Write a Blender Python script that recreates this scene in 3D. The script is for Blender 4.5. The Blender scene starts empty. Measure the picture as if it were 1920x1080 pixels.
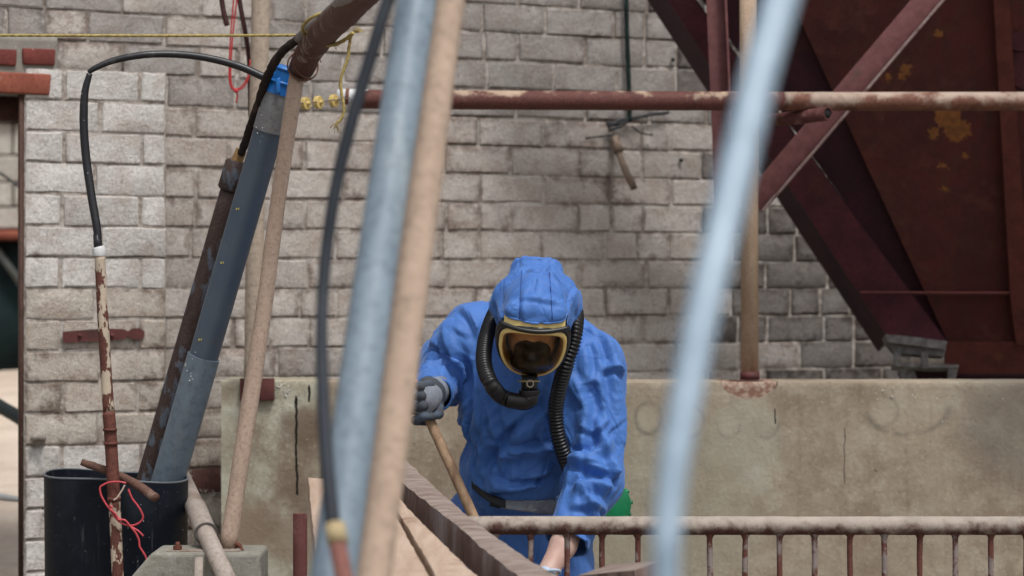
import bpy, bmesh, math, random
import numpy as np
from mathutils import Vector, Matrix, Quaternion, noise as mnoise
random.seed(7)
np.random.seed(7)
scene = bpy.context.scene
col = scene.collection
R = math.radians

# ---------------------------------------------------------------- camera
FPX, CAMZ = 5000.0, 1.58
cam_data = bpy.data.cameras.new('camera')
cam = bpy.data.objects.new('camera', cam_data)
col.objects.link(cam)
cam.location = (0, 0, CAMZ)
cam.rotation_euler = (R(90), 0, 0)
cam_data.sensor_width = 36.0
cam_data.lens = FPX * 36.0 / 1920.0
cam_data.clip_end = 600
cam_data.dof.use_dof = True
cam_data.dof.focus_distance = 6.95
cam_data.dof.aperture_fstop = 3.3
scene.camera = cam

# ---------------------------------------------------------------- sky and sun (bright overcast)
SUN_EL, SUN_AZ = R(62), R(150)
world = bpy.data.worlds.new('World')
scene.world = world
world.use_nodes = True
wn = world.node_tree
bg = wn.nodes['Background']
sky = wn.nodes.new('ShaderNodeTexSky')
sky.sky_type = 'NISHITA'
sky.sun_disc = False
sky.sun_elevation = SUN_EL
sky.sun_rotation = SUN_AZ
sky.air_density = 1.0
sky.dust_density = 4.0
hs = wn.nodes.new('ShaderNodeHueSaturation')
hs.inputs['Saturation'].default_value = 0.34
wn.links.new(sky.outputs[0], hs.inputs['Color'])
wn.links.new(hs.outputs[0], bg.inputs['Color'])
bg.inputs['Strength'].default_value = 0.10
sun_d = bpy.data.lights.new('sun', 'SUN')
sun_d.energy = 1.5
sun_d.angle = R(14)
sun_d.color = (1.0, 0.98, 0.96)
sun = bpy.data.objects.new('sun', sun_d)
col.objects.link(sun)
# light comes from behind the camera, upper right
sd = Vector((math.sin(SUN_AZ) * math.cos(SUN_EL), math.cos(SUN_AZ) * math.cos(SUN_EL), math.sin(SUN_EL)))
sun.rotation_euler = sd.to_track_quat('Z', 'Y').to_euler()
scene.view_settings.view_transform = 'Standard'
scene.view_settings.look = 'None'
scene.view_settings.exposure = 0.54
scene.view_settings.gamma = 1.0
scene.render.engine = 'CYCLES'
scene.cycles.use_denoising = True
scene.cycles.max_bounces = 8

# ---------------------------------------------------------------- helpers
def W(px, py, d):
    """a point of the place at distance d, measured on the 1920x1080 photograph"""
    return Vector(((px - 960) / FPX * d, d, CAMZ - (py - 540) / FPX * d))

def rmm(px, d):
    return px / FPX * d

def tag(o, label=None, cat=None, group=None, kind=None):
    if label: o['label'] = label
    if cat: o['category'] = cat
    if group: o['group'] = group
    if kind: o['kind'] = kind
    return o

def wloc(o):
    p = Vector(o.location)
    while o.parent:
        o = o.parent
        p = Vector(o.location) + p
    return p

def empty(name, loc, label=None, cat=None, group=None, kind=None):
    o = bpy.data.objects.new(name, None)
    o.empty_display_size = 0.1
    o.location = loc
    col.objects.link(o)
    return tag(o, label, cat, group, kind)

def obj(name, VF, mat, parent=None, origin=None, smooth=True, label=None, cat=None, group=None, kind=None, sharp=None):
    """one mesh object from world-space vertices"""
    V, F = VF
    V = np.asarray(V, dtype=float)
    if origin is None:
        origin = wloc(parent) if parent else Vector(((V[:, 0].min() + V[:, 0].max()) / 2, (V[:, 1].min() + V[:, 1].max()) / 2, V[:, 2].min()))
    origin = Vector(origin)
    me = bpy.data.meshes.new(name)
    me.from_pydata((V - np.array(origin)).tolist(), [], [tuple(f) for f in F])
    me.update()
    if mat: me.materials.append(getattr(mat, 'm', mat))
    if smooth:
        me.polygons.foreach_set('use_smooth', [True] * len(me.polygons))
        if sharp: me.set_sharp_from_angle(angle=R(sharp))
    o = bpy.data.objects.new(name, me)
    o.location = origin - (wloc(parent) if parent else Vector())
    if parent: o.parent = parent
    col.objects.link(o)
    return tag(o, label, cat, group, kind)

def join(*vfs):
    V, F, n = [], [], 0
    for v, f in vfs:
        V.extend([tuple(p) for p in v])
        F.extend([tuple(i + n for i in q) for q in f])
        n += len(v)
    return V, F

def catmull(pts, n):
    P = [Vector(p) for p in pts]
    if len(P) == 2 or n <= 1:
        if n <= 1: return P
        return [P[0].lerp(P[1], i / n) for i in range(n + 1)]
    P = [P[0] * 2 - P[1]] + P + [P[-1] * 2 - P[-2]]
    out = []
    for i in range(1, len(P) - 2):
        a, b, c, d = P[i - 1:i + 3]
        for k in range(n):
            t = k / n
            out.append(0.5 * ((2 * b) + (c - a) * t + (2 * a - 5 * b + 4 * c - d) * t * t + (3 * b - a - 3 * c + d) * t ** 3))
    out.append(P[-2])
    return out

def resample(pts, n):
    """n+1 points spread evenly along a polyline"""
    P = np.array([tuple(p) for p in pts]); s = np.r_[0, np.cumsum(np.linalg.norm(np.diff(P, axis=0), axis=1))]
    t = np.linspace(0, s[-1], n + 1)
    return [Vector((np.interp(x, s, P[:, 0]), np.interp(x, s, P[:, 1]), np.interp(x, s, P[:, 2]))) for x in t], s[-1]

def tube(pts, r, seg=16, rfun=None, caps=True, rough=0.0, scale=20.0, hollow=0.0, sub=None, flat=None):
    """swept tube; r number or list; rfun(i, ang, point) multiplies the radius; hollow = wall thickness"""
    P = [Vector(p) for p in pts]
    n = len(P)
    rr = list(np.interp(np.linspace(0, 1, n), np.linspace(0, 1, len(r)), r)) if isinstance(r, (list, tuple)) else [r] * n
    V, F = [], []
    t0 = (P[1] - P[0]).normalized()
    up = Vector((0, 0, 1)) if abs(t0.z) < 0.9 else Vector((0, 1, 0))
    nx = t0.cross(up).normalized()
    prev = t0
    for i in range(n):
        t = (P[min(i + 1, n - 1)] - P[max(i - 1, 0)]).normalized()
        nx = (prev.rotation_difference(t) @ nx)
        nx = (nx - t * nx.dot(t)).normalized()
        prev = t
        ny = t.cross(nx)
        for k in range(seg):
            a = 2 * math.pi * k / seg
            q = rr[i]
            d = nx * math.cos(a) + ny * math.sin(a)
            if flat: d = nx * math.cos(a) * flat[0] + ny * math.sin(a) * flat[1]
            if rfun: q *= rfun(i, a, P[i])
            if rough: q += rough * mnoise.noise((P[i] + d * rr[i]) * scale)
            V.append(P[i] + d * q)
    for i in range(n - 1):
        for k in range(seg):
            a, b = i * seg + k, i * seg + (k + 1) % seg
            F.append((a, b, b + seg, a + seg))
    if hollow:
        base = len(V)
        for j, i in enumerate((0, n - 1)):
            t = (P[1] - P[0]).normalized() if i == 0 else (P[-1] - P[-2]).normalized()
            s = -1 if i == 0 else 1
            ring = [V[i * seg + k] for k in range(seg)]
            c = P[i]
            fac = max(0.05, 1 - hollow / rr[i])
            b0 = len(V)
            V += [c + (p - c) * fac for p in ring]
            b1 = len(V)
            V += [c + (p - c) * fac * 0.98 - t * s * rr[i] * 4 for p in ring]
            cen = len(V); V.append(c - t * s * rr[i] * 4)
            for k in range(seg):
                k2 = (k + 1) % seg
                o_ = i * seg
                q1 = (o_ + k, b0 + k, b0 + k2, o_ + k2); q2 = (b0 + k, b1 + k, b1 + k2, b0 + k2); q3 = (b1 + k, cen, b1 + k2)
                if s > 0: q1, q2, q3 = q1[::-1], q2[::-1], q3[::-1]
                F += [q1, q2, q3]
    elif caps:
        F.append(tuple(range(seg))[::-1])
        F.append(tuple((n - 1) * seg + k for k in range(seg)))
    return V, F

def tpx(pts, n=8):
    """smooth path through (px, py, d) points"""
    return catmull([W(*p) for p in pts], n)

def box(c, s, ax=None, taper=1.0, jit=0.0):
    """box of centre c, full sizes s, axes ax (3 unit vectors)"""
    c = Vector(c); ax = ax or (Vector((1, 0, 0)), Vector((0, 1, 0)), Vector((0, 0, 1)))
    V = []
    for k in (-1, 1):
        for x, y in ((-1, -1), (1, -1), (1, 1), (-1, 1)):
            f = taper if k > 0 else 1
            p = c + ax[0] * (x * s[0] / 2 * f) + ax[1] * (y * s[1] / 2 * f) + ax[2] * (k * s[2] / 2)
            V.append(p + Vector([random.uniform(-jit, jit) for _ in range(3)]))
    return V, [(3, 2, 1, 0), (4, 5, 6, 7), (0, 1, 5, 4), (1, 2, 6, 5), (2, 3, 7, 6), (3, 0, 4, 7)]

def bevel(o, w, seg=2):
    m = o.modifiers.new('bevel', 'BEVEL'); m.width = w; m.segments = seg; m.limit_method = 'ANGLE'
    return o

def beam(a, b, w, h, side, nseg=12, rough=0.003, scale=9.0, ends=0.0):
    """rough timber or bar from a to b: rectangular section w (along side) by h, worn edges"""
    a, b = Vector(a), Vector(b)
    t = (b - a).normalized(); s = Vector(side); s = (s - t * s.dot(t)).normalized(); u = s.cross(t).normalized()
    if u.z < 0: u = -u
    prof = []
    for (x, y) in ((-.5, -.5), (-.17, -.5), (.17, -.5), (.5, -.5), (.5, -.12), (.5, .2), (.5, .5), (.17, .5), (-.17, .5), (-.5, .5), (-.5, .2), (-.5, -.12)):
        prof.append((x * w, y * h))
    V, F = [], []; m = len(prof)
    for i in range(nseg + 1):
        c = a.lerp(b, i / nseg)
        for x, y in prof:
            p = c + s * x + u * y
            nz = mnoise.noise_vector(p * scale)
            nz2 = mnoise.noise_vector(p * scale * 5)
            V.append(p + (s * nz.x + u * nz.y) * rough + (s * nz2.x + u * nz2.y) * rough * .5)
    for i in range(nseg):
        for k in range(m):
            p, q = i * m + k, i * m + (k + 1) % m
            F.append((p, q, q + m, p + m))
    F.append(tuple(range(m))[::-1]); F.append(tuple(nseg * m + k for k in range(m)))
    return V, F

def sheet(fn, nu, nv):
    V = [fn(i / nu, j / nv) for j in range(nv + 1) for i in range(nu + 1)]
    F = [(j * (nu + 1) + i, j * (nu + 1) + i + 1, (j + 1) * (nu + 1) + i + 1, (j + 1) * (nu + 1) + i) for j in range(nv) for i in range(nu)]
    return V, F

# ---------------------------------------------------------------- materials
def lin(r, g, b):
    f = lambda c: (c / 255 / 12.92) if c / 255 <= .04045 else ((c / 255 + .055) / 1.055) ** 2.4
    return (f(r), f(g), f(b), 1)

class Mt:
    def __init__(s, name, rough=.8, metal=0.0, spec=.5):
        s.m = bpy.data.materials.new(name); s.m.use_nodes = True
        s.n = s.m.node_tree.nodes; s.l = s.m.node_tree.links
        s.b = s.n['Principled BSDF']
        s.b.inputs['Roughness'].default_value = rough
        s.b.inputs['Metallic'].default_value = metal
        s.b.inputs['Specular IOR Level'].default_value = spec
        s.tc = s.n.new('ShaderNodeTexCoord').outputs['Object']
    def put(s, sock, v):
        if isinstance(v, bpy.types.NodeSocket): s.l.new(v, sock)
        else:
            if hasattr(sock.default_value, '__len__') and not hasattr(v, '__len__'): v = (v, v, v)
            if hasattr(sock.default_value, '__len__') and len(sock.default_value) == 3: v = tuple(v)[:3]
            sock.default_value = v
    def map(s, scale=(1, 1, 1), loc=(0, 0, 0), rot=(0, 0, 0)):
        m = s.n.new('ShaderNodeMapping'); s.l.new(s.tc, m.inputs[0])
        m.inputs['Scale'].default_value = scale; m.inputs['Location'].default_value = loc; m.inputs['Rotation'].default_value = rot
        return m.outputs[0]
    def rnd(s):
        return s.n.new('ShaderNodeObjectInfo').outputs['Random']
    def noise(s, scale, detail=4, rough=.55, vec=None, w=None, dist=0.0):
        t = s.n.new('ShaderNodeTexNoise')
        if w is not None:
            t.noise_dimensions = '4D'; s.put(t.inputs['W'], w)
        s.l.new(vec or s.tc, t.inputs['Vector'])
        t.inputs['Scale'].default_value = scale; t.inputs['Detail'].default_value = detail
        t.inputs['Roughness'].default_value = rough; t.inputs['Distortion'].default_value = dist
        return t.outputs['Fac']
    def vor(s, scale, feature='F1', vec=None, out='Distance'):
        t = s.n.new('ShaderNodeTexVoronoi'); t.feature = feature
        s.l.new(vec or s.tc, t.inputs['Vector']); t.inputs['Scale'].default_value = scale
        return t.outputs[out]
    def step(s, v, lo, hi):
        t = s.n.new('ShaderNodeMapRange'); t.interpolation_type = 'SMOOTHSTEP'
        s.put(t.inputs[0], v)
        t.inputs[1].default_value = lo; t.inputs[2].default_value = hi
        return t.outputs[0]
    def ma(s, op, a, b=0.0, c=0.0):
        t = s.n.new('ShaderNodeMath'); t.operation = op
        s.put(t.inputs[0], a); s.put(t.inputs[1], b)
        if op == 'MULTIPLY_ADD': s.put(t.inputs[2], c)
        return t.outputs[0]
    def mix(s, f, a, b, mode='MIX'):
        t = s.n.new('ShaderNodeMix'); t.data_type = 'RGBA'; t.blend_type = mode
        s.put(t.inputs['Factor'], f)
        s.put(t.inputs[6], a); s.put(t.inputs[7], b)
        return t.outputs[2]
    def ramp(s, f, *stops):
        t = s.n.new('ShaderNodeValToRGB'); s.put(t.inputs[0], f)
        e = t.color_ramp.elements
        while len(e) < len(stops): e.new(.5)
        for q, (p, c) in zip(e, stops): q.position = p; q.color = c
        return t.outputs[0]
    def xyz(s, vec=None):
        t = s.n.new('ShaderNodeSeparateXYZ'); s.l.new(vec or s.tc, t.inputs[0]); return t.outputs
    def nrm(s):
        return s.xyz(s.n.new('ShaderNodeNewGeometry').outputs['Normal'])
    def dist(s, p):
        t = s.n.new('ShaderNodeVectorMath'); t.operation = 'DISTANCE'; s.l.new(s.tc, t.inputs[0]); t.inputs[1].default_value = p
        return t.outputs['Value']
    def bump(s, h, st=.5, d=.01):
        t = s.n.new('ShaderNodeBump'); t.inputs['Strength'].default_value = st; t.inputs['Distance'].default_value = d
        s.l.new(h, t.inputs['Height'])
        if s.b.inputs['Normal'].links: s.l.new(s.b.inputs['Normal'].links[0].from_socket, t.inputs['Normal'])
        s.l.new(t.outputs[0], s.b.inputs['Normal']); return s
    def color(s, c): s.put(s.b.inputs['Base Color'], c); return s
    def rough(s, v): s.put(s.b.inputs['Roughness'], v); return s

G = lambda v, k=1.0: (v, v, v * k, 1)

def smear(m):
    """stains and lime that run across bricks and joints alike, laid out in the wall's own space"""
    g = m.n.new('ShaderNodeNewGeometry').outputs['Position']
    a = m.noise(2.6, 6, .68, vec=g); b = m.noise(8.5, 5, .66, vec=g); c = m.noise(34, 4, .66, vec=g)
    k = m.ma('ADD', m.ma('MULTIPLY', m.ma('SUBTRACT', a, .5), 1.5), m.ma('MULTIPLY', m.ma('SUBTRACT', b, .5), 2.0))
    return m.ma('ADD', k, m.ma('MULTIPLY', m.ma('SUBTRACT', c, .5), 1.3)), b, c

def m_brick(name, pale, grime, dark, L, H, amount=0.0, red=False):
    m = Mt(name, .92, spec=.2)
    r = m.rnd(); w = m.ma('MULTIPLY', r, 60.0)
    x, y, z = m.xyz()
    ex = m.ma('SUBTRACT', L / 2, m.ma('ABSOLUTE', x))
    ez = m.ma('SUBTRACT', H / 2, m.ma('ABSOLUTE', z))
    e = m.ma('MINIMUM', ex, ez)
    n1 = m.noise(17, 6, .70, w=w)
    n2 = m.noise(70, 4, .7, w=w)
    sm_, sb, sc_ = smear(m)
    v = m.ma('ADD', m.ma('MULTIPLY', m.ma('MINIMUM', e, .028), 27.0), m.ma('MULTIPLY', m.ma('SUBTRACT', n1, .5), 2.6))
    v = m.ma('ADD', v, m.ma('MULTIPLY', sm_, 1.2))
    v = m.ma('ADD', v, m.ma('MULTIPLY', m.ma('SUBTRACT', n2, .5), .9))
    v = m.ma('ADD', v, m.ma('MULTIPLY_ADD', r, .9, -.25 + amount))
    f = m.step(v, -.45, .95)
    cg = m.mix(m.step(n1, .36, .66), grime, dark)
    cg = m.mix(m.step(sc_, .50, .70), cg, tuple(min(1, c * 1.55) for c in grime[:3]) + (1,))
    cp = m.mix(m.step(n2, .3, .75), pale, tuple(c * .78 for c in pale[:3]) + (1,))
    cp = m.mix(m.ma('MULTIPLY', m.step(sb, .44, .66), .8), cp, tuple(c * k for c, k in zip(pale[:3], (.68, .62, .58))) + (1,))
    c = m.mix(m.ma('MULTIPLY', f, .90), cg, cp)
    gr_ = m.noise(210, 3, .7, w=w)
    c = m.mix(m.ma('MULTIPLY', m.step(gr_, .50, .66), .45), c, tuple(q * .45 for q in grime[:3]) + (1,))
    c = m.mix(m.ma('MULTIPLY', m.step(gr_, .44, .34), .40), c, tuple(min(1, q * 1.35) for q in pale[:3]) + (1,))
    pit = m.noise(45, 3, .6, w=w)
    c = m.mix(m.ma('MULTIPLY', m.step(pit, .66, .74), .6), c, dark)
    m.color(c)
    m.bump(m.noise(120, 5, .75, w=w), .8, .005)
    m.bump(n1, .8, .012)
    return m.m

def m_mortar():
    m = Mt('mortar', .95, spec=.2)
    sm_, sb, sc_ = smear(m)
    n2 = m.noise(60, 4, .7)
    v = m.ma('ADD', sm_, m.ma('MULTIPLY', m.ma('SUBTRACT', n2, .5), .8))
    c = m.ramp(m.ma('MULTIPLY_ADD', v, .35, .5), (.20, (.135, .106, .088, 1)), (.44, (.27, .228, .195, 1)), (.60, (.47, .435, .395, 1)))
    m.color(c)
    m.bump(n2, .8, .006); m.bump(sb, .6, .02)
    return m.m

def m_rust(name, paint=(.62, .55, .44, 1), amt=.5, top=0.0, rust1=(.060, .018, .012, 1), rust2=(.125, .040, .026, 1), scale=22, rough=.7, sharp=.03, stretch=(1, 1, 1), under=0.0):
    """rusty steel with paint left on it; top = more paint, dust and painted-in highlight on upper faces"""
    m = Mt(name, rough, spec=.3)
    v = m.map(stretch)
    n = m.noise(scale, 6, .62, vec=v); fine = m.noise(scale * 7, 4, .7); big = m.noise(scale * .25, 3, .5, vec=v)
    nz = m.nrm()[2]
    k = m.ma('ADD', n, m.ma('MULTIPLY', m.ma('SUBTRACT', big, .5), .7))
    k = m.ma('ADD', k, m.ma('MULTIPLY', m.ma('SUBTRACT', fine, .5), .12))
    k = m.ma('ADD', k, m.ma('MULTIPLY', nz, top))
    f = m.step(k, 1 - amt - sharp, 1 - amt + sharp)
    rc = m.mix(m.step(fine, .3, .75), rust1, rust2)
    rc = m.mix(m.step(m.noise(scale * .8, 5), .5, .8), rc, tuple(c * .6 for c in rust1[:3]) + (1,))
    pc = m.mix(m.step(m.noise(scale * .6, 5), .35, .75), paint, tuple(c * .72 for c in paint[:3]) + (1,))
    pc = m.mix(m.ma('MULTIPLY', m.step(fine, .55, .8), .5), pc, rust2)
    m.color(m.mix(f, rc, pc))
    m.bump(fine, .35, .002)
    m.bump(f, .35, .002)
    return m.m

def m_dusty(name, c1, c2, c3=None, scale=14, rough=.85, bump=.3, stretch=(1, 1, 1), spec=.25):
    m = Mt(name, rough, spec=spec)
    v = m.map(stretch)
    n = m.noise(scale, 6, .6, vec=v); f = m.noise(scale * 9, 4, .7)
    c = m.mix(m.step(n, .3, .7), c1, c2)
    if c3: c = m.mix(m.step(m.noise(scale * .45, 5, .6, vec=v), .55, .7), c, c3)
    c = m.mix(m.ma('MULTIPLY', m.step(f, .48, .68), .55), c, tuple(q * .55 for q in c2[:3]) + (1,))
    c = m.mix(m.ma('MULTIPLY', m.step(f, .44, .30), .40), c, tuple(min(1, q * 1.25) for q in c1[:3]) + (1,))
    c = m.mix(m.ma('MULTIPLY', m.step(m.noise(scale * 6, 4, .7), .60, .72), .35), c, tuple(q * .45 for q in c2[:3]) + (1,))
    m.color(c)
    m.bump(f, bump, .002)
    return m.m

def m_plain(name, c, rough=.5, bump=0.0, scale=60, spec=.5, metal=0.0, var=.25):
    m = Mt(name, rough, metal, spec)
    n = m.noise(scale * .3, 5, .6)
    m.color(m.mix(m.step(n, .3, .75), c, tuple(q * (1 - var) for q in c[:3]) + (1,)))
    m.rough(m.ma('MULTIPLY_ADD', n, .2, rough - .1))
    if bump: m.bump(m.noise(scale, 4, .6), bump, .002)
    return m.m

# ================================================================ GROUND
m = Mt('ground_dirt', .95, spec=.15)
n = m.noise(1.2, 6, .65); f = m.noise(30, 5, .7)
m.color(m.mix(m.step(f, .45, .75), m.ramp(n, (.3, (.13, .11, .09, 1)), (.7, (.24, .21, .17, 1))), (.30, .27, .23, 1)))
m.bump(f, .6, .01)
M_dirt = m.m
def ground_fn(u, v):
    x, y = -150 + 300 * u, -60 + 320 * v
    return Vector((x, y, 0.0))
obj('ground', sheet(ground_fn, 60, 60), M_dirt, kind='structure', origin=(0, 0, 0))
m = Mt('sandy_dirt', .95, spec=.15)
n = m.noise(3, 6, .65); f = m.noise(40, 5, .7)
m.color(m.mix(m.step(n, .3, .7), (.48, .38, .30, 1), (.64, .54, .44, 1)))
m.bump(f, .6, .01); m.bump(n, .6, .05)
M_sand = m.m
def bank(u, v):
    d = 8.9 + 7.0 * v
    z = 0.50 + (d - 8.9) * 0.118 if d < 14.4 else 1.15
    p = Vector((-1.62 * d / 8.9 - 6 + 6 * u, d, z))
    if v > .99 or v < .01 or u < .02: p.z = -.05
    p.z += .03 * mnoise.noise(p * 3)
    return p
obj('dirt_bank', sheet(bank, 24, 40), M_sand, kind='structure')

# ================================================================ BRICK WALL
TA = 0.53; A = math.atan(TA); CA, SA = math.cos(A), math.sin(A)
UU = Vector((CA, SA, 0)); NN = Vector((SA, -CA, 0))
def wd(px, off=0.0):
    """distance of the wall face along the view through px"""
    k = (px - 960) / FPX
    return (9.3 - off / CA) / (1 - TA * k)
def wu(px, off=0.0):
    k = (px - 960) / FPX
    d = wd(px, off)
    return (Vector((k * d, d, 0)) - Vector((0, 9.3, 0))).dot(UU)
def wp(u, z, off=0.0):
    return Vector((0, 9.3, z)) + UU * u + NN * off
ZL0, CH = 1.678, 0.0989
BL = 0.262
def brick_mesh(name, L, H, seed, mat, cut=0.0):
    rs = random.Random(seed)
    nx, nz = 4, 3
    V, F = [], []
    xs = [-L / 2, -L / 2 + .005, 0, L / 2 - .005, L / 2][:nx + 1]
    zs = [-H / 2, -H / 2 + .004, H / 2 - .004, H / 2]
    for j, z in enumerate(zs):
        for i, x in enumerate(xs):
            edge = i in (0, nx) or j in (0, nz)
            y = (-.0004 if edge else -.0034) + rs.uniform(-.0018, .0018)
            V.append((x + rs.uniform(-.0030, .0030), y, z + rs.uniform(-.0026, .0026)))
    for j in range(nz):
        for i in range(nx):
            a = j * (nx + 1) + i
            F.append((a, a + 1, a + nx + 2, a + nx + 1))
    b = len(V)
    for x, z in ((-L / 2, -H / 2), (L / 2, -H / 2), (L / 2, H / 2), (-L / 2, H / 2)):
        V.append((x, .02, z))
    F += [tuple([b, b + 1] + list(range(nx, -1, -1))), tuple([b + 2, b + 3] + [nz * (nx + 1) + i for i in range(nx + 1)])]
    F += [tuple([b + 1, b + 2] + [j * (nx + 1) + nx for j in range(nz, -1, -1)]), tuple([b + 3, b] + [j * (nx + 1) for j in range(nz + 1)])]
    me = bpy.data.meshes.new(name); me.from_pydata(V, [], F); me.update()
    me.polygons.foreach_set('use_smooth', [True] * len(me.polygons)); me.set_sharp_from_angle(angle=R(25))
    me.materials.append(mat)
    return me
BH = CH - .009
PALE = (.585, .54, .495, 1); GRIME = (.275, .218, .185, 1); DARK = (.115, .084, .068, 1)
mats_b = {}
def bmat(L, kind):
    key = (round(L, 3), kind)
    if key not in mats_b:
        if kind == 'pil': mats_b[key] = m_brick('limewashed_brick', (.71, .685, .65, 1), GRIME, DARK, L, BH, .70)
        elif kind == 'low': mats_b[key] = m_brick('limewashed_brick_low', (.60, .545, .48, 1), (.195, .145, .110, 1), DARK, L, BH, -.02)
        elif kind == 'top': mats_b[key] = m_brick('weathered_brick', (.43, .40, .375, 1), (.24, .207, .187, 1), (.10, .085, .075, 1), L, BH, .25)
        elif kind == 'dark': mats_b[key] = m_brick('sooty_shaded_brick', (.25, .23, .215, 1), (.090, .073, .065, 1), (.042, .034, .031, 1), L, BH, -.15)  # near the hopper: soot and the hopper's shade, both in the colour
        else: mats_b[key] = m_brick('painted_brick', PALE, GRIME, DARK, L, BH, .22)
    return mats_b[key]
meshes_b = {}
def bmesh_for(L, kind, v):
    Lq = round(L / .02) * .02
    key = (Lq, kind, v)
    if key not in meshes_b:
        meshes_b[key] = brick_mesh('brick', Lq - .013, BH, hash((Lq, v)) & 0xffff, bmat(Lq - .013, kind))
    return meshes_b[key], Lq
M_mortar = m_mortar()
WALL = empty('brick_wall', wp(wu(800), 0), 'long old brick wall with worn limewash behind the low concrete wall', 'brick wall')
PIL = empty('brick_pilaster', wp(wu(180, .12), 0, .12), 'pale limewashed brick pier standing proud beside the doorway on the left', 'brick pier')
def put_brick(parent, u0, u1, row, off, kind, rs):
    L = u1 - u0
    me, Lq = bmesh_for(L, kind, rs.randrange(4))
    o = bpy.data.objects.new('brick', me)
    c = wp((u0 + u1) / 2, ZL0 + (row + .5) * CH + rs.uniform(-.0015, .0015), off + rs.uniform(0, .004))
    o.location = c - wloc(parent); o.rotation_euler = (rs.uniform(-.01, .01), rs.uniform(-.006, .006), A)
    o.scale = ((L - .013) / (Lq - .013), 1, 1)
    o.parent = parent; col.objects.link(o)
rs = random.Random(11)
PU0, PU1 = wu(44, .12), wu(313, .12)
def yrow(row, px):
    return 540 - (ZL0 + (row + .5) * CH - CAMZ) / wd(px) * FPX
hop_left = lambda y: 1255 + .652 * y
uj0 = wu(900)
extra = []
nb = 0
for row in range(-17, 25):
    zc = ZL0 + (row + .5) * CH
    off0 = uj0 + (0 if row % 2 == 0 else BL / 2) + rs.uniform(-.02, .02)
    k0 = math.floor((wu(-1500) - off0) / BL); k1 = math.ceil((wu(2500) - off0) / BL)
    edges = [off0 + k * BL + rs.uniform(-.012, .012) for k in range(k0, k1 + 1)]
    # some half bricks
    e2 = []
    for a_, b_ in zip(edges, edges[1:]):
        e2.append(a_)
        if rs.random() < .13: e2.append((a_ + b_) / 2)
    edges = e2
    for a_, b_ in zip(edges, edges[1:]):
        if b_ < PU0 and zc < 2.28 and a_ > wu(-262): continue                     # the doorway
        if a_ < PU1 and zc < 2.32:                              # behind the pier
            if b_ <= PU1 + .04 and a_ > wu(-262): continue
            if a_ > wu(-262):
                a_ = PU1 + .004
                if b_ - a_ < .05: continue
        uc = (a_ + b_) / 2
        c = wp(uc, zc); px = 960 + c.x / c.y * FPX; py = 540 - (c.z - CAMZ) / c.y * FPX
        if 862 < py < 940:                                     # a brick is missing here
            h0, h1 = wu(361), wu(413)
            if a_ < h1 and b_ > h0:
                if a_ < h0 - .03: b_ = h0
                else: continue
                if b_ - a_ < .05: continue
        lim = hop_left(py) + 70
        seen = -60 < px < min(lim, 1990) and -40 < py < (1110 if px < 500 else 735)
        if seen:
            kind = 'mid'
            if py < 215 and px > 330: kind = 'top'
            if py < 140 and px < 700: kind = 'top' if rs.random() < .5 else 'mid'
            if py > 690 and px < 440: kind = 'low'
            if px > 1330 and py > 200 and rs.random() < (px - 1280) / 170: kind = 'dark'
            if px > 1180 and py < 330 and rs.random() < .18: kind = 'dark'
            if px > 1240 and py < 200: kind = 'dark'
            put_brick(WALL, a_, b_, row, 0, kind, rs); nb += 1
        else:
            extra.append((a_ + .006, b_ - .006, zc))
# bricks outside the picture, one joined part
V, F = [], []
for a_, b_, z in extra:
    for (u, zz, o_) in ((a_, z - BH / 2, 0), (b_, z - BH / 2, 0), (b_, z + BH / 2, 0), (a_, z + BH / 2, 0), (a_ + .006, z - BH / 2 + .006, .009), (b_ - .006, z - BH / 2 + .006, .009), (b_ - .006, z + BH / 2 - .006, .009), (a_ + .006, z + BH / 2 - .006, .009)):
        V.append(wp(u, zz, o_))
    n_ = len(V) - 8
    F += [(n_ + 4, n_ + 5, n_ + 6, n_ + 7), (n_, n_ + 1, n_ + 5, n_ + 4), (n_ + 1, n_ + 2, n_ + 6, n_ + 5), (n_ + 2, n_ + 3, n_ + 7, n_ + 6), (n_ + 3, n_, n_ + 4, n_ + 7)]
M_far_brick = m_dusty('far_brick', (.42, .39, .34, 1), (.25, .21, .18, 1), (.16, .13, .11, 1), 12)
obj('outer_bricks', (V, F), M_far_brick, WALL, kind='stuff')
def slab(u0, u1, z0, z1, off, th, nu, nz, amp=.004):
    def fr(a, b):
        p = wp(u0 + (u1 - u0) * a, z0 + (z1 - z0) * b, off)
        return p + NN * amp * mnoise.noise(p * 14)
    V, F = sheet(fr, nu, nz)
    n_ = len(V)
    cs = [(0, 0), (1, 0), (1, 1), (0, 1)]
    for a, b in cs: V.append(wp(u0 + (u1 - u0) * a, z0 + (z1 - z0) * b, off - th))
    r0 = [i for i in range(nu + 1)]; r1 = [nz * (nu + 1) + i for i in range(nu + 1)]
    l0 = [j * (nu + 1) for j in range(nz + 1)]; l1 = [j * (nu + 1) + nu for j in range(nz + 1)]
    F += [tuple(r0[::-1] + [n_, n_ + 1]), tuple(r1 + [n_ + 2, n_ + 3]), tuple(l0 + [n_ + 3, n_]), tuple(l1[::-1] + [n_ + 1, n_ + 2]), (n_ + 1, n_, n_ + 3, n_ + 2)]
    return V, F
hu0, hu1 = wu(360), wu(414)
obj('mortar_bed', slab(PU1 - .05, wu(2500), 0, 4.1, -.0005, .26, 260, 110), M_mortar, WALL)
obj('mortar_bed', slab(wu(-1500), PU1 - .052, 2.275, 4.1, -.0005, .26, 60, 30), M_mortar, WALL)
obj('mortar_bed', slab(wu(-1500), wu(-262), 0, 2.273, -.0005, .26, 40, 40), M_mortar, WALL)
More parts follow.
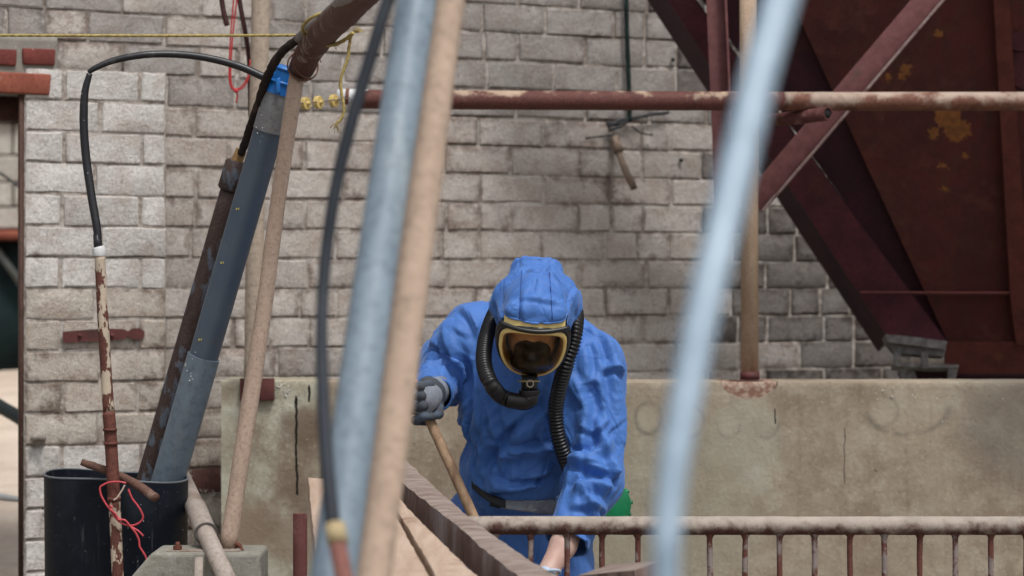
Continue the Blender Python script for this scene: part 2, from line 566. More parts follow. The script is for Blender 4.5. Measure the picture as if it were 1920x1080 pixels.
# pier bricks
for row in range(-17, 7):
    z0 = ZL0 + row * CH
    if row == 6: break
    us = [PU0]
    first = BL * (.48 if row % 2 else .96) * rs.uniform(.92, 1.05)
    us.append(PU0 + first)
    while us[-1] + BL * .98 < PU1 - .06: us.append(us[-1] + BL * rs.uniform(.93, 1.02))
    us.append(PU1)
    if us[-1] - us[-2] < .07: us.pop(-2)
    for a_, b_ in zip(us, us[1:]):
        c = wp((a_ + b_) / 2, z0 + CH / 2, .12); py = 540 - (c.z - CAMZ) / c.y * FPX
        kind = 'pil' if py < 560 else ('low' if py < 820 or rs.random() < .4 else 'pil')
        put_brick(PIL, a_ + .001, b_ - .001, row, .12, kind, rs); nb += 1
obj('mortar_bed', slab(PU0 + .004, PU1 - .004, 0, 2.271, .1195, .035, 60, 110, .003), M_mortar, PIL)
obj('shadow_gap', slab(PU1 + .001, PU1 + .020, 0, 2.27, .010, .02, 1, 60, .002), m_plain('joint_shade', (.045, .036, .032, 1), .95, .4), PIL)  # pier's shadow line put in as a dark strip along the joint
# wall above the pier line: red bricks, rusty orange lintel and the door frame
def wblock(px0, px1, y0, y1, off, dep, jit=.002):
    d = wd((px0 + px1) / 2, off)
    z0, z1 = CAMZ - (y1 - 540) / FPX * d, CAMZ - (y0 - 540) / FPX * d
    u0, u1 = wu(px0, off), wu(px1, off)
    return box(wp((u0 + u1) / 2, (z0 + z1) / 2, off - dep / 2), (u1 - u0, dep, z1 - z0), (UU, -NN, Vector((0, 0, 1))), jit=jit)
M_red = m_dusty('red_brick', (.21, .055, .045, 1), (.14, .036, .030, 1), (.26, .13, .10, 1), 18)
M_orange = m_dusty('orange_terracotta', (.30, .095, .060, 1), (.22, .065, .042, 1), (.33, .22, .18, 1), 14)
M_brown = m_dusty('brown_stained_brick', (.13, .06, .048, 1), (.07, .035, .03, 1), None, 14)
obj('mortar_bed', slab(wu(-250, .12), wu(108, .12), 2.185, 2.372, .1195, .1, 40, 10, .003), m_plain('cement_render', (.27, .25, .215, 1), .95, .5, 90), PIL)
for a_, b_ in ((-190, -124), (-116, -62), (-55, 32), (44, 104)):
    bevel(obj('red_brick', wblock(a_, b_, 91, 122, .131, .05), M_red, PIL), .004)
bevel(obj('lintel', wblock(-240, 96, 133, 171, .135, .2, .005), M_orange, PIL), .006)
bevel(obj('soffit_brick', wblock(-120, 36, 174, 222, -.02, .12, .004), M_brown, PIL), .006)
M_frame = m_rust('rusty_frame', (.16, .13, .11, 1), .25, rust1=(.045, .022, .016, 1), rust2=(.10, .05, .035, 1))
fr_ = wblock(37, 44, 172, 1250, .118, .022, .002)
obj('door_frame', fr_, M_frame, PIL)
# dark brown block, its colour standing for the shade in the missing brick's hole
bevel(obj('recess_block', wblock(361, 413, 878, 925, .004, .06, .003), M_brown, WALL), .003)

# ---- small fittings on the wall
M_ironred = m_dusty('painted_iron_maroon', (.125, .040, .037, 1), (.085, .028, .026, 1), (.06, .03, .025, 1), 30, .6)
br = empty('iron_strap', W(117, 630, wd(190, .12)), 'flat rusty iron strap with a notched end fixed across the pale brick pier', 'iron strap')
V, F = [], []
out = [(117, 622), (150, 619), (200, 616), (232, 617), (240, 621), (247, 616), (262, 615), (271, 621), (271, 632), (263, 637), (248, 636), (240, 630), (232, 636), (205, 639), (150, 641), (123, 643), (118, 641)]
for o_ in (.138, .130):
    for x, y in out:
        d = wd(x, o_); V.append(W(x, y, d))
k = len(out)
F = [tuple(range(k)), tuple(range(2 * k - 1, k - 1, -1))] + [(i, i + k, (i + 1) % k + k, (i + 1) % k) for i in range(k)]
F = [f[::-1] for f in F]
obj('strap', (V, F), M_ironred, br, smooth=False)
for x in (150, 210):
    obj('rivet', tube([W(x, 629, wd(x, .137)), W(x, 629, wd(x, .146))], .006, 8), M_ironred, br)
obj('wall_stub', box(W(71, 820, wd(71, .14)), (rmm(22, 8.5), .05, rmm(13, 8.5)), jit=.004), M_far_brick, label='small broken brick stub sticking out low on the pale pier by the door frame', cat='pipe stub')
obj('wall_bolt', tube([W(88, 953, wd(88, .12)), W(80, 953, wd(80, .16))], .004, 8), M_frame, label='small rusty bolt poking out of the pier just left of the black bucket rim', cat='bolt')

# ================================================================ PLACE BEHIND THE DOORWAY
FB = empty('far_outbuilding', W(-80, 700, 14.3), 'pale outbuilding seen through the doorway at far left with orange sill and dark door', 'building')
obj('wall_core', box((W(-80, 360, 14.45) + Vector((0, 0, .25))), (1.4, .2, 2.6)), M_mortar, FB)
M_fb = m_dusty('pale_far_block', (.52, .50, .44, 1), (.38, .34, .29, 1), (.62, .60, .55, 1), 6)
for j, (y0, y1) in enumerate([(-40, 30), (34, 104), (108, 170), (232, 290), (294, 340), (344, 386), (390, 428)]):
    for i in range(-3, 2):
        x0 = -14 + i * 92 + (40 if j % 2 else 0)
        a_, b_ = W(x0 + 2, y1, 14.33), W(x0 + 90, y0, 14.33)
        bevel(obj('block', box((a_ + b_) / 2, (b_.x - a_.x, .07, b_.z - a_.z), jit=.004), M_fb, FB, smooth=False), .008)
a_, b_ = W(-300, 450, 14.26), W(70, 432, 14.26)
obj('sill', box((a_ + b_) / 2, (b_.x - a_.x, .16, b_.z - a_.z)), M_orange, FB)
a_, b_ = W(-300, 228, 14.3), W(70, 176, 14.3)
obj('lintel', box((a_ + b_) / 2, (b_.x - a_.x, .08, b_.z - a_.z)), M_brown, FB)
M_teal = m_dusty('dark_green_door', (.012, .030, .030, 1), (.006, .014, .015, 1), (.03, .05, .05, 1), 5)
a_, b_ = W(-300, 712, 14.33), W(70, 452, 14.33)
obj('door', box((a_ + b_) / 2, (b_.x - a_.x, .06, b_.z - a_.z)), M_teal, FB)
obj('brace', tube([W(-40, 420, 14.25), W(60, 560, 14.25)], .02, 8), m_plain('grey_brace', (.1, .11, .1, 1), .7), FB)
0 and obj('sack', tube(resample([W(-25, 560, 14.1), W(2, 600, 14.1), W(8, 640, 14.1), W(-6, 690, 14.1)], 10)[0], [.01, .03, .035, .02], 12, rough=.01), m_plain('grey_sack', (.22, .24, .22, 1), .9, .3), label='grey tied sack leaning by the dark far door', cat='sack')
obj('ground_hose', tube(tpx([(-160, 690, 10.2), (-60, 728, 10.1), (0, 762, 10), (60, 800, 9.9), (120, 860, 9.8)]), .026, 12), m_plain('grey_green_hose', (.045, .06, .058, 1), .6), label='thick grey green hose slanting across the sand behind the doorway', cat='hose')
obj('cable', tube(tpx([(-80, 285, 11), (0, 325, 11), (34, 349, 11), (110, 400, 11)]), .006, 8), m_plain('dark_cable', (.05, .05, .045, 1), .6), label='thin dark cable sagging across the doorway opening', cat='cable')
obj('white_bag', tube(resample([W(-45, 925, 9.35), W(0, 932, 9.35), W(45, 938, 9.35)], 8)[0], [.016, .028, .022], 12, rough=.004, flat=(1, .45)), m_plain('white_plastic', (.88, .88, .88, 1), .6), label='crumpled white strip lying on the sand beyond the doorway', cat='plastic strip')
0 and obj('white_rag', tube(resample([W(-22, 790, 9.7), W(2, 812, 9.7), W(-10, 830, 9.7)], 8)[0], [.01, .03, .01], 10, rough=.01), bpy.data.materials['white_plastic'], label='small white lump on the sand under the thick hose', cat='rag')

# ================================================================ LOW CONCRETE WALLS
def m_concrete(name, c1, c2, c3, brown, stains=(), rings=(), crack=None, chip=None, seed=0, streaks=.25):
    m = Mt(name, .93, spec=.2)
    v = m.map(loc=(seed, seed * .7, 0))
    big = m.noise(1.7, 5, .6, vec=v); mid = m.noise(8, 6, .65, vec=v); f = m.noise(70, 5, .72, vec=v)
    c = m.mix(m.step(big, .35, .65), c1, c2)
    c = m.mix(m.ma('MULTIPLY', m.step(mid, .46, .66), .70), c, c3)
    blot = m.noise(5.5, 7, .72, vec=m.map(loc=(seed, 5, 2)), dist=.4)
    c = m.mix(m.ma('MULTIPLY', m.step(blot, .54, .66), .26), c, tuple(q * .62 for q in c2[:3]) + (1,))
    c = m.mix(m.ma('MULTIPLY', m.step(blot, .42, .34), .45), c, tuple(min(1, q * 1.18) for q in c3[:3]) + (1,))
    c = m.mix(m.ma('MULTIPLY', m.step(m.noise(3.2, 6, .7, vec=m.map(loc=(3 + seed, 1, 2))), .50, .66), .75), c, brown)
    st = m.noise(1, 4, .6, vec=m.map((26, 26, 1.3), loc=(seed, 0, 0)))
    c = m.mix(m.ma('MULTIPLY', m.step(st, .52, .75), streaks), c, tuple(q * .55 for q in brown[:3]) + (1,))
    c = m.mix(m.ma('MULTIPLY', m.step(f, .54, .70), .42), c, tuple(min(1, q * 1.35) for q in c3[:3]) + (1,))
    c = m.mix(m.ma('MULTIPLY', m.step(f, .45, .32), .34), c, tuple(q * .5 for q in brown[:3]) + (1,))
    pit = m.noise(34, 3, .6, vec=m.map(loc=(9, seed, 4)))
    c = m.mix(m.ma('MULTIPLY', m.step(pit, .68, .74), .6), c, (.06, .05, .04, 1))
    x, y, z = m.xyz()
    wob = m.ma('MULTIPLY', m.ma('SUBTRACT', m.noise(9, 4, .6), .5), .05)
    for (sx, sz, sr, scol, amt) in stains:
        d2 = m.ma('ADD', m.ma('POWER', m.ma('SUBTRACT', x, sx), 2.0), m.ma('POWER', m.ma('SUBTRACT', z, sz), 2.0))
        d1 = m.ma('ADD', m.ma('SQRT', d2), m.ma('MULTIPLY', wob, 3.0))
        c = m.mix(m.ma('MULTIPLY', m.ma('SUBTRACT', 1.0, m.step(d1, sr * .4, sr)), amt), c, scol)
    for (sx, sz, rx, rz, wd_, amt, arc) in rings:
        dx = m.ma('DIVIDE', m.ma('SUBTRACT', x, sx), rx); dz = m.ma('DIVIDE', m.ma('SUBTRACT', z, sz), rz)
        d1 = m.ma('SQRT', m.ma('ADD', m.ma('MULTIPLY', dx, dx), m.ma('MULTIPLY', dz, dz)))
        d1 = m.ma('ADD', d1, m.ma('MULTIPLY', wob, 5.0))
        k = m.ma('SUBTRACT', 1.0, m.step(m.ma('ABSOLUTE', m.ma('SUBTRACT', d1, 1.0)), 0.0, wd_))
        if arc: k = m.ma('MULTIPLY', k, m.step(m.ma('MULTIPLY', dz, -1.0), -.3, .4))
        k = m.ma('MULTIPLY', k, m.step(mid, .35, .55))
        c = m.mix(m.ma('MULTIPLY', k, amt), c, (.13, .12, .10, 1))
        inn = m.ma('SUBTRACT', 1.0, m.step(d1, .5, .95))
        c = m.mix(m.ma('MULTIPLY', inn, .35 if not arc else .1), c, tuple(min(1, q * 1.15) for q in c3[:3]) + (1,))
    if chip:
        sx, sz, rx, rz = chip
        dx = m.ma('DIVIDE', m.ma('SUBTRACT', x, sx), rx); dz = m.ma('DIVIDE', m.ma('SUBTRACT', z, sz), rz)
        d1 = m.ma('ADD', m.ma('SQRT', m.ma('ADD', m.ma('MULTIPLY', dx, dx), m.ma('MULTIPLY', dz, dz))), m.ma('MULTIPLY', wob, 4.0))
        k = m.ma('SUBTRACT', 1.0, m.step(d1, .93, 1.0))
        c = m.mix(k, c, m.mix(m.step(m.noise(45, 4), .4, .65), (.22, .12, .085, 1), (.42, .33, .26, 1)))
        m.bump(m.ma('MULTIPLY', k, -1.0), .9, .012)
    if crack:
        for (cx, z0, z1, w_) in crack:
            wob2 = m.ma('MULTIPLY', m.ma('SUBTRACT', m.noise(14, 4, .7), .5), .02)
            dx = m.ma('ABSOLUTE', m.ma('ADD', m.ma('SUBTRACT', x, cx), wob2))
            k = m.ma('SUBTRACT', 1.0, m.step(dx, w_ * .6, w_))
            k = m.ma('MULTIPLY', k, m.ma('MULTIPLY', m.step(z, z0, z0 + .01), m.ma('SUBTRACT', 1.0, m.step(z, z1 - .01, z1))))
            c = m.mix(k, c, (.012, .010, .010, 1))
            m.bump(m.ma('MULTIPLY', k, -1.0), .8, .01)
    m.color(c)
    m.bump(f, .6, .004); m.bump(mid, .4, .012)
    return m.m
DW = 8.5
zt = CAMZ - (716 - 540) / FPX * DW
def cx_(px): return (px - 960) / FPX * DW
def cz_(py): return CAMZ - (py - 540) / FPX * DW - zt
rings = [(cx_(1216), cz_(785), .042, .050, .26, .50, False), (cx_(1290), cz_(790), .05, .052, .22, .45, False), (cx_(1366), cz_(792), .038, .05, .18, .35, True),
         (cx_(1437), cz_(790), .04, .052, .18, .4, True), (cx_(1700), cz_(765), .135, .085, .15, .6, True), (cx_(1655), cz_(770), .05, .05, .2, .3, False)]
M_conc = m_concrete('old_concrete', (.335, .280, .208, 1), (.285, .232, .170, 1), (.385, .345, .270, 1), (.225, .170, .122, 1),
    stains=[(cx_(1920), cz_(790), .30, (.12, .11, .095, 1), .55), (cx_(1400), cz_(820), .16, (.36, .36, .29, 1), .5), (cx_(1240), cz_(960), .45, (.30, .29, .22, 1), .4), (cx_(1412), cz_(900), .07, (.40, .40, .33, 1), .4)],
    rings=rings, chip=(cx_(1405), cz_(716), .092, .056),
    crack=[(cx_(1583), cz_(910), cz_(800), .0015), (cx_(1453), cz_(798), cz_(765), .0022)])
def plinth(x0, x1, d, z, th, name, mat, label, cat, nx=120, nz=50, amp=.004):
    ox = Vector((0, d, z))
    def prof(i, j):
        # j: 0 bottom front .. up the face, over the rounded edge, across the top, down the back
        x = x0 + (x1 - x0) * i / nx
        if j <= nz:
            zz = z * (j / nz); y = d
            if j == nz: zz = z - .006
        elif j == nz + 1: y, zz = d + .002, z - .002
        elif j == nz + 2: y, zz = d + .007, z
        elif j == nz + 3: y, zz = d + th - .006, z
        elif j == nz + 4: y, zz = d + th, z - .006
        else: y, zz = d + th, 0
        p = Vector((x, y, zz))
        q = mnoise.noise(p * 3) * amp * 1.5 + mnoise.noise(p * 17) * amp * .6
        if j <= nz + 2: p.y += q
        if j >= nz - 0: p.z += .4 * mnoise.noise(Vector((x * 6, 0, j > nz + 3))) * amp * 2
        return p
    nj = nz + 5
    V = [prof(i, j) for j in range(nj + 1) for i in range(nx + 1)]
    F = [(j * (nx + 1) + i, j * (nx + 1) + i + 1, (j + 1) * (nx + 1) + i + 1, (j + 1) * (nx + 1) + i) for j in range(nj) for i in range(nx)]
    F.append(tuple(j * (nx + 1) for j in range(nj + 1))[::1]); F.append(tuple(j * (nx + 1) + nx for j in range(nj, -1, -1)))
    return obj(name, (V, F), mat, origin=ox, label=label, cat=cat, sharp=40)
plinth(cx_(604), cx_(2450), DW, zt, .26, 'concrete_wall', M_conc, 'long low weathered concrete wall with round stains behind the rusty railing', 'concrete wall', 260, 60)
DL = 8.36
zl = CAMZ - (713 - 540) / FPX * DL
lx = lambda px: (px - 960) / FPX * DL
lz = lambda py: CAMZ - (py - 540) / FPX * DL - zl
M_conc2 = m_concrete('mossy_concrete', (.40, .385, .30, 1), (.33, .30, .225, 1), (.47, .46, .37, 1), (.19, .135, .095, 1),
    stains=[(lx(580), lz(800), .10, (.16, .115, .080, 1), .85), (lx(575), lz(930), .11, (.17, .12, .085, 1), .8), (lx(560), lz(1010), .12, (.24, .18, .13, 1), .7), (lx(470), lz(985), .12, (.22, .155, .11, 1), .8), (lx(425), lz(735), .05, (.20, .14, .10, 1), .5)],
    crack=[(lx(556), lz(932), lz(742), .0042), (lx(579), lz(757), lz(722), .0035)], seed=4, streaks=.5)
plinth(lx(415), lx(602), DL, zl, .30, 'concrete_slab', M_conc2, 'short upright pale concrete slab with a black vertical crack, left end of the low wall', 'concrete slab', 40, 60)
obj('square_plate', box(W(482, 730, DL - .012), (rmm(64, DL), .022, rmm(42, DL)), jit=.001), M_ironred, label='small square maroon steel plate on top corner of the cracked slab', cat='steel plate')
bevel(bpy.data.objects['square_plate'], .002)

# ================================================================ HOPPER
def hd(py, o=0.0):
    t = (py - 540) / FPX
    return (9.3746 - o) / (1 - .44 * t)
def hprism(pts, o, th):
    V = [W(x, y, hd(y, o)) for x, y in pts] + [W(x, y, hd(y, o)) + Vector((0, th, -th * .2)) for x, y in pts]
    k = len(pts)
    F = [tuple(range(k))[::-1], tuple(range(k, 2 * k))] + [((i + 1) % k, (i + 1) % k + k, i + k, i) for i in range(k)]
    F = [f[::-1] for f in F]
    return V, F
HOP = empty('steel_hopper', W(1900, 1290, 9.7), 'huge dark maroon steel hopper with sloping edge and peeled yellow spots at right', 'hopper')
m = Mt('maroon_steel', .75, spec=.3)
n1 = m.noise(3.5, 6, .65); n2 = m.noise(40, 5, .7); n3 = m.noise(11, 6, .7)
c = m.mix(m.step(n1, .35, .65), (.085, .017, .015, 1), (.052, .013, .012, 1))
c = m.mix(m.step(n3, .45, .70), c, (.075, .024, .016, 1))
c = m.mix(m.ma('MULTIPLY', m.step(m.noise(1, 5, .7, vec=m.map((14, 14, 1.4))), .50, .68), .6), c, (.040, .018, .014, 1))
c = m.mix(m.ma('MULTIPLY', m.step(m.noise(6, 6, .7, vec=m.map(loc=(3, 3, 3))), .54, .66), .7), c, (.105, .032, .024, 1))
c = m.mix(m.ma('MULTIPLY', m.step(n2, .45, .75), .5), c, (.045, .013, .012, 1))
hz0 = Vector(HOP.location)
def hl(px, py): p = W(px, py, hd(py)) - hz0; return (p.x, p.y, p.z)
pk = None
for (px, py, r_) in ((1775, 218, .045), (1795, 243, .045), (1750, 250, .02), (1762, 65, .012), (1700, 128, .020), (1690, 140, .012), (1665, 145, .010), (1810, 290, .010), (1772, 310, .012), (1772, 355, .010)):
    k = m.ma('SUBTRACT', r_, m.ma('ADD', m.dist(hl(px, py)), m.ma('MULTIPLY', m.ma('SUBTRACT', m.noise(38, 5, .7), .5), .09)))
    pk = k if pk is None else m.ma('MAXIMUM', pk, k)
c = m.mix(m.step(pk, 0.0, .003), c, m.mix(m.step(n2, .4, .7), (.22, .085, .022, 1), (.11, .040, .016, 1)))
m.color(c); m.bump(n2, .4, .003); m.bump(n1, .4, .02)
M_hop = m.m
M_hop2 = m_dusty('maroon_angle', (.085, .020, .028, 1), (.050, .014, .020, 1), (.085, .028, .020, 1), 9, .65)
M_hop3 = m_dusty('maroon_purple', (.050, .014, .022, 1), (.030, .010, .016, 1), (.06, .02, .015, 1), 7, .7)
M_rib = m_dusty('rib_maroon', (.115, .030, .022, 1), (.075, .020, .016, 1), (.13, .045, .022, 1), 12, .75)
M_beamp = m_dusty('faded_maroon_paint', (.195, .082, .080, 1), (.140, .055, .056, 1), (.13, .07, .06, 1), 30, .7)
M_edge = m_dusty('scuffed_edge', (.34, .26, .24, 1), (.20, .13, .12, 1), (.12, .05, .045, 1), 40, .7)
HT = -300
L0 = lambda y: 1252 + .652 * y
L1 = lambda y: 1302 + .737 * y
L2 = lambda y: 1483 + .459 * y
obj('front_panel', hprism([(L2(HT), HT), (L2(636), 636), (1776, 648), (2600, 660), (2600, HT)], 0, .01), M_hop, HOP, smooth=False)
obj('corner_plate', hprism([(L1(HT) + 24, HT), (L1(632) - 2, 632), (L2(634), 634), (L2(HT) + 2, HT)], -.035, .01), M_hop3, HOP, smooth=False)
obj('edge_channel', hprism([(L0(HT), HT), (L0(630), 630), (L1(640), 640), (L1(HT), HT)], .030, .012), M_hop2, HOP, smooth=False)
obj('channel_lip', hprism([(L1(HT) - 1, HT), (L1(638) - 3, 638), (L1(638) + 3, 638), (L1(HT) + 5, HT)], .028, .07), M_hop3, HOP, smooth=False)
obj('side_plate', hprism([(L0(HT) + 4, HT), (L0(630) + 4, 630), (L0(630) + 9, 630), (L0(HT) + 9, HT)], .026, .30), M_hop3, HOP, smooth=False)
obj('rib', hprism([(1846, HT), (1895, 560), (1906, 648), (1937, 648), (1930, 560), (1872, HT)], .04, .04), M_rib, HOP, smooth=False)
obj('rib', hprism([(2300, HT), (2340, 648), (2380, 648), (2330, HT)], .04, .04), M_rib, HOP, smooth=False)
obj('bottom_angle', hprism([(1772, 640), (1772, 699), (2600, 706), (2600, 644)], .035, .02), M_rib, HOP, smooth=False)
obj('weld_seam', hprism([(1612, 546), (1614, 549), (1908, 550), (1908, 547)], .033, .03), m_plain('pink_seam', (.22, .07, .065, 1), .7), HOP, smooth=False)
obj('lap_sheet', hprism([(1888, 60), (1892, 90), (1910, 96), (1960, 88), (1990, 60)], .02, .012), M_hop2, HOP, smooth=False)
obj('lap_sheet', hprism([(1896, 145), (1904, 160), (1935, 176), (1990, 170), (1990, 100), (1900, 98)], .012, .012), M_hop2, HOP, smooth=False)
M_gal = m_dusty('grimy_grey_metal', (.30, .29, .28, 1), (.15, .14, .135, 1), (.42, .42, .40, 1), 30)
for nm, pts, o_, th in (('foot_ledge', [(1660, 627), (1664, 641), (1772, 655), (1776, 640), (1700, 630)], .10, .08),
                        ('foot_box', [(1664, 643), (1680, 662), (1770, 668), (1774, 652)], .07, .06),
                        ('foot_plate', [(1676, 658), (1678, 688), (1684, 684), (1690, 662)], .09, .02),
                        ('foot_plate', [(1677, 680), (1678, 687), (1797, 690), (1797, 684)], .10, .09),
                        ('foot_plate', [(1727, 660), (1730, 690), (1741, 690), (1740, 662)], .105, .02),
                        ('foot_leg', [(1778, 690), (1779, 716), (1791, 716), (1796, 690)], .09, .03),
                        ('foot_leg', [(1684, 690), (1694, 716), (1722, 716), (1712, 690)], .05, .03)):
    obj(nm, hprism(pts, o_, th), M_gal, HOP, smooth=False)
obj('foot_gap_shade', hprism([(1690, 690), (1700, 716), (1785, 716), (1780, 690)], .02, .1), M_hop3, HOP, smooth=False)  # dark piece added for the shade in the gap under the feet
obj('base_beam', box(W(2060, 706, 9.62), (1.25, .16, .05)), M_hop3, HOP)

# steel angles and pipes in front of the hopper
def lbar(name, a, b, w, label, side=1, flip=1):
    """steel angle: wide face plus a pale scuffed toe"""
    t = (b - a).normalized(); v = Vector((0, 1, 0)); s = t.cross(v).normalized() * side * flip
    o = empty(name, min((a, b), key=lambda p: p.z), label, 'steel angle')
    c = (a + b) / 2; L = (b - a).length
    face = obj('web', box(c - s * w * .08, (w * .84, .006, L), (s, v, t)), M_beamp, o)
    toe = obj('toe', box(c + s * w * .40 - v * .02 , (.008, .05, L), (s, v, t)), M_edge if side > 0 else M_beamp, o)
    bevel(face, .0015); bevel(toe, .002)
    return o
lbar('steel_angle', W(1413, 384, 8.80), W(1850, -128, 8.66), .088, 'diagonal faded maroon steel angle crossing behind the long pipe', flip=-1)
lbar('steel_angle', W(1362, 430, 8.86), W(1338, -120, 8.86), .068, 'upright faded maroon steel angle left of the tan post', side=-1)
d_ = 8.60
M_tan = m_dusty('tan_painted_pipe', (.44, .33, .24, 1), (.34, .235, .155, 1), (.24, .125, .07, 1), 22, .8, stretch=(1, 1, .35))
tp = empty('tan_post', W(1405, 712, d_), 'upright rusty tan pipe post bolted to top of the concrete wall', 'pipe post')
obj('pipe', tube([W(1406, 708, d_), W(1405, 300, d_), W(1402, -160, d_)], rmm(16.5, d_), 20), M_tan, tp)
obj('collar', tube([W(1406, 712, d_), W(1406, 697, d_)], rmm(18.5, d_), 20, rough=.001), M_ironred, tp)
obj('base_plate', box(W(1404, 716, d_ - .0) , (rmm(92, d_), .12, .006)), M_ironred, tp)
d_ = 8.48
M_railp = m_rust('rusty_cream_pipe', (.44, .32, .23, 1), .27, top=.22, rust1=(.085, .030, .026, 1), rust2=(.150, .055, .042, 1), scale=16, sharp=.10)
M_railw = m_rust('cream_pipe_rust_spots', (.42, .32, .255, 1), .42, top=.20, rust1=(.12, .045, .03, 1), rust2=(.20, .09, .055, 1), scale=14, sharp=.14)
hp_ = empty('long_horizontal_pipe', W(1300, 189, d_), 'long horizontal rusty pipe with flaking cream paint running to the right', 'pipe')
obj('pipe_run', tube(catmull([W(672, 186, d_), W(960, 188, d_), W(1470, 190, d_)], 14), rmm(18, d_), 24, rough=.0006, scale=30), M_railp, hp_)
obj('pipe_run', tube(catmull([W(1470.2, 190, d_), W(1700, 190, d_), W(2300, 190, d_)], 10), rmm(17.6, d_), 24, rough=.0006, scale=30), M_railw, hp_)
obj('end_sleeve', tube([W(633, 181, d_), W(690, 182, d_)], rmm(14.5, d_), 24, hollow=.004), m_plain('white_pvc', (.78, .79, .80, 1), .5, var=.2), hp_)
obj('end_tape', tube([W(648, 181, d_), W(655, 181.5, d_)], rmm(15, d_), 24), m_plain('brown_tape', (.17, .06, .035, 1), .7), hp_)
obj('cut_pipe', tube([W(1425, 228, 8.66), W(1500, 220, 8.50), W(1553, 213, 8.40)], rmm(13, 8.4), 20, hollow=.0045), m_dusty('dark_rust', (.120, .045, .042, 1), (.075, .025, .022, 1), (.25, .13, .11, 1), 35), label='short cut rusty pipe with an open end just under the long pipe', cat='cut pipe')

cpd = (W(1553, 213, 8.40) - W(1500, 220, 8.50)).normalized()
obj('bore', tube([W(1553, 213, 8.40) - cpd * .05, W(1553, 213, 8.40) - cpd * .004], rmm(13, 8.4) - .0048, 20), m_plain('bore_shade', (.006, .005, .005, 1), .9), bpy.data.objects['cut_pipe'])  # near-black plug: shade inside the pipe put into its colour
# cable and stub on the wall
M_cablegreen = m_dusty('mossy_cable', (.012, .030, .026, 1), (.008, .012, .012, 1), (.05, .10, .08, 1), 40)
o_ = .03
dq = lambda px, o=.03: wd(px, o)
hc = empty('hanging_conduit', W(1178, 235, dq(1178)), 'dark green conduit hanging down the brick wall behind the long pipe', 'conduit')
obj('conduit', tube(tpx([(1174, -60, dq(1174)), (1175, 40, dq(1174)), (1178, 130, dq(1178)), (1180, 180, dq(1178)), (1181, 228, dq(1178))]), rmm(4.6, 9.4), 10, rough=.0015, scale=60), M_cablegreen, hc)
wt = empty('wire_tangle', W(1165, 240, dq(1165, 0)), 'black wire tangle and dusty cobweb on brick wall below the long pipe', 'wires')
for pts in ([(1140, 238), (1160, 226), (1186, 222), (1220, 215), (1254, 211)], [(1138, 232), (1158, 232), (1178, 228)], [(1142, 244), (1165, 236), (1180, 222)], [(1185, 236), (1196, 246), (1208, 251), (1224, 253)], [(1098, 259), (1120, 257), (1150, 253)]):
    obj('wire', tube(tpx([(x, y, dq(x, .03)) for x, y in pts]), rmm(3.4 if pts[-1][0] != 1150 and pts[-1][0] != 1224 else 1.6, 9.4), 8, rough=.002, scale=80), m_plain('black_wire', (.018, .018, .02, 1), .6) if 'black_wire' not in bpy.data.materials else bpy.data.materials['black_wire'], wt)
st = empty('bent_wall_stub', W(1158, 262, dq(1158, .02)), 'bent tan pipe stub with open end poking from brick wall under the wires', 'pipe stub')
M_tan2 = m_dusty('dirty_tan', (.27, .205, .155, 1), (.19, .135, .10, 1), (.10, .06, .045, 1), 30)
obj('socket', tube([W(1154, 258, dq(1154, .03)), W(1160, 285, dq(1158, .06))], [.016, .017], 14), M_tan2, st)
obj('pipe', tube([W(1158, 280, dq(1158, .05)), W(1172, 318, dq(1170, .09)), W(1189, 353, dq(1186, .13))], .0125, 14, hollow=.003), M_tan2, st)
# dark anchor holes
for (x, y) in ((1262, 112), (1277, 300)):
    obj('anchor_hole', tube([W(x, y, wd(x, .013)), W(x, y, wd(x, .02))], .008, 8), bpy.data.materials['black_wire'], WALL)

# ================================================================ LEFT PIPES, HOSES AND BUCKET
M_pvc = m_dusty('light_grey_blue_pvc', (.155, .200, .240, 1), (.125, .165, .200, 1), (.175, .16, .14, 1), 5, .42, .12, stretch=(1, 1, .25), spec=.5)
M_dpvc = Mt('dark_blue_grey_pvc', .30, spec=.5)
m = M_dpvc
scr = m.noise(1, 3, .6, vec=m.map((220, 220, 6)))
c = m.mix(m.step(m.noise(6, 5, .6), .35, .7), (.055, .080, .115, 1), (.075, .096, .122, 1))
c = m.mix(m.ma('MULTIPLY', m.step(scr, .60, .68), .5), c, (.10, .12, .14, 1))
c = m.mix(m.ma('MULTIPLY', m.step(m.noise(14, 6, .7), .58, .75), .6), c, (.085, .062, .050, 1))
m.color(c); m.rough(m.ma('MULTIPLY_ADD', m.noise(20, 4), .3, .2))
M_gslv = m_dusty('grey_pvc_sleeve', (.24, .245, .25, 1), (.18, .18, .18, 1), (.20, .15, .12, 1), 12, .55, .2)
M_blueclip = m_plain('bright_blue_clamp', (.012, .16, .52, 1), .4, .1, 60, .5)
GP = empty('grey_drain_pipe', W(322, 940, 7.36), 'fat grey pipe, dark glossy above and pale below, leaning down into the black bucket', 'drain pipe')
A0, A1 = W(536, 132, 7.17), W(314, 905, 7.36)
ap = lambda y: A0 + (A1 - A0) * ((y - 132) / (905 - 132.0))
A2 = A1 + (A1 - A0).normalized() * .25
obj('lower_pipe', tube(resample([ap(664), ap(905), A2], 12)[0], .0435, 40, rfun=lambda i, a, p: 1 + .045 * math.cos(4 * a)), M_pvc, GP, sharp=60)
obj('upper_pipe', tube(resample([ap(240), ap(672)], 10)[0], .0385, 40, rfun=lambda i, a, p: 1 + .055 * math.cos(4 * a + .5)), M_dpvc, GP, sharp=60)
obj('sleeve', tube([ap(206), ap(243)], .0425, 36), M_gslv, GP, sharp=40)
obj('sleeve', tube([ap(172), ap(208)], .0405, 36), M_gslv, GP, sharp=40)
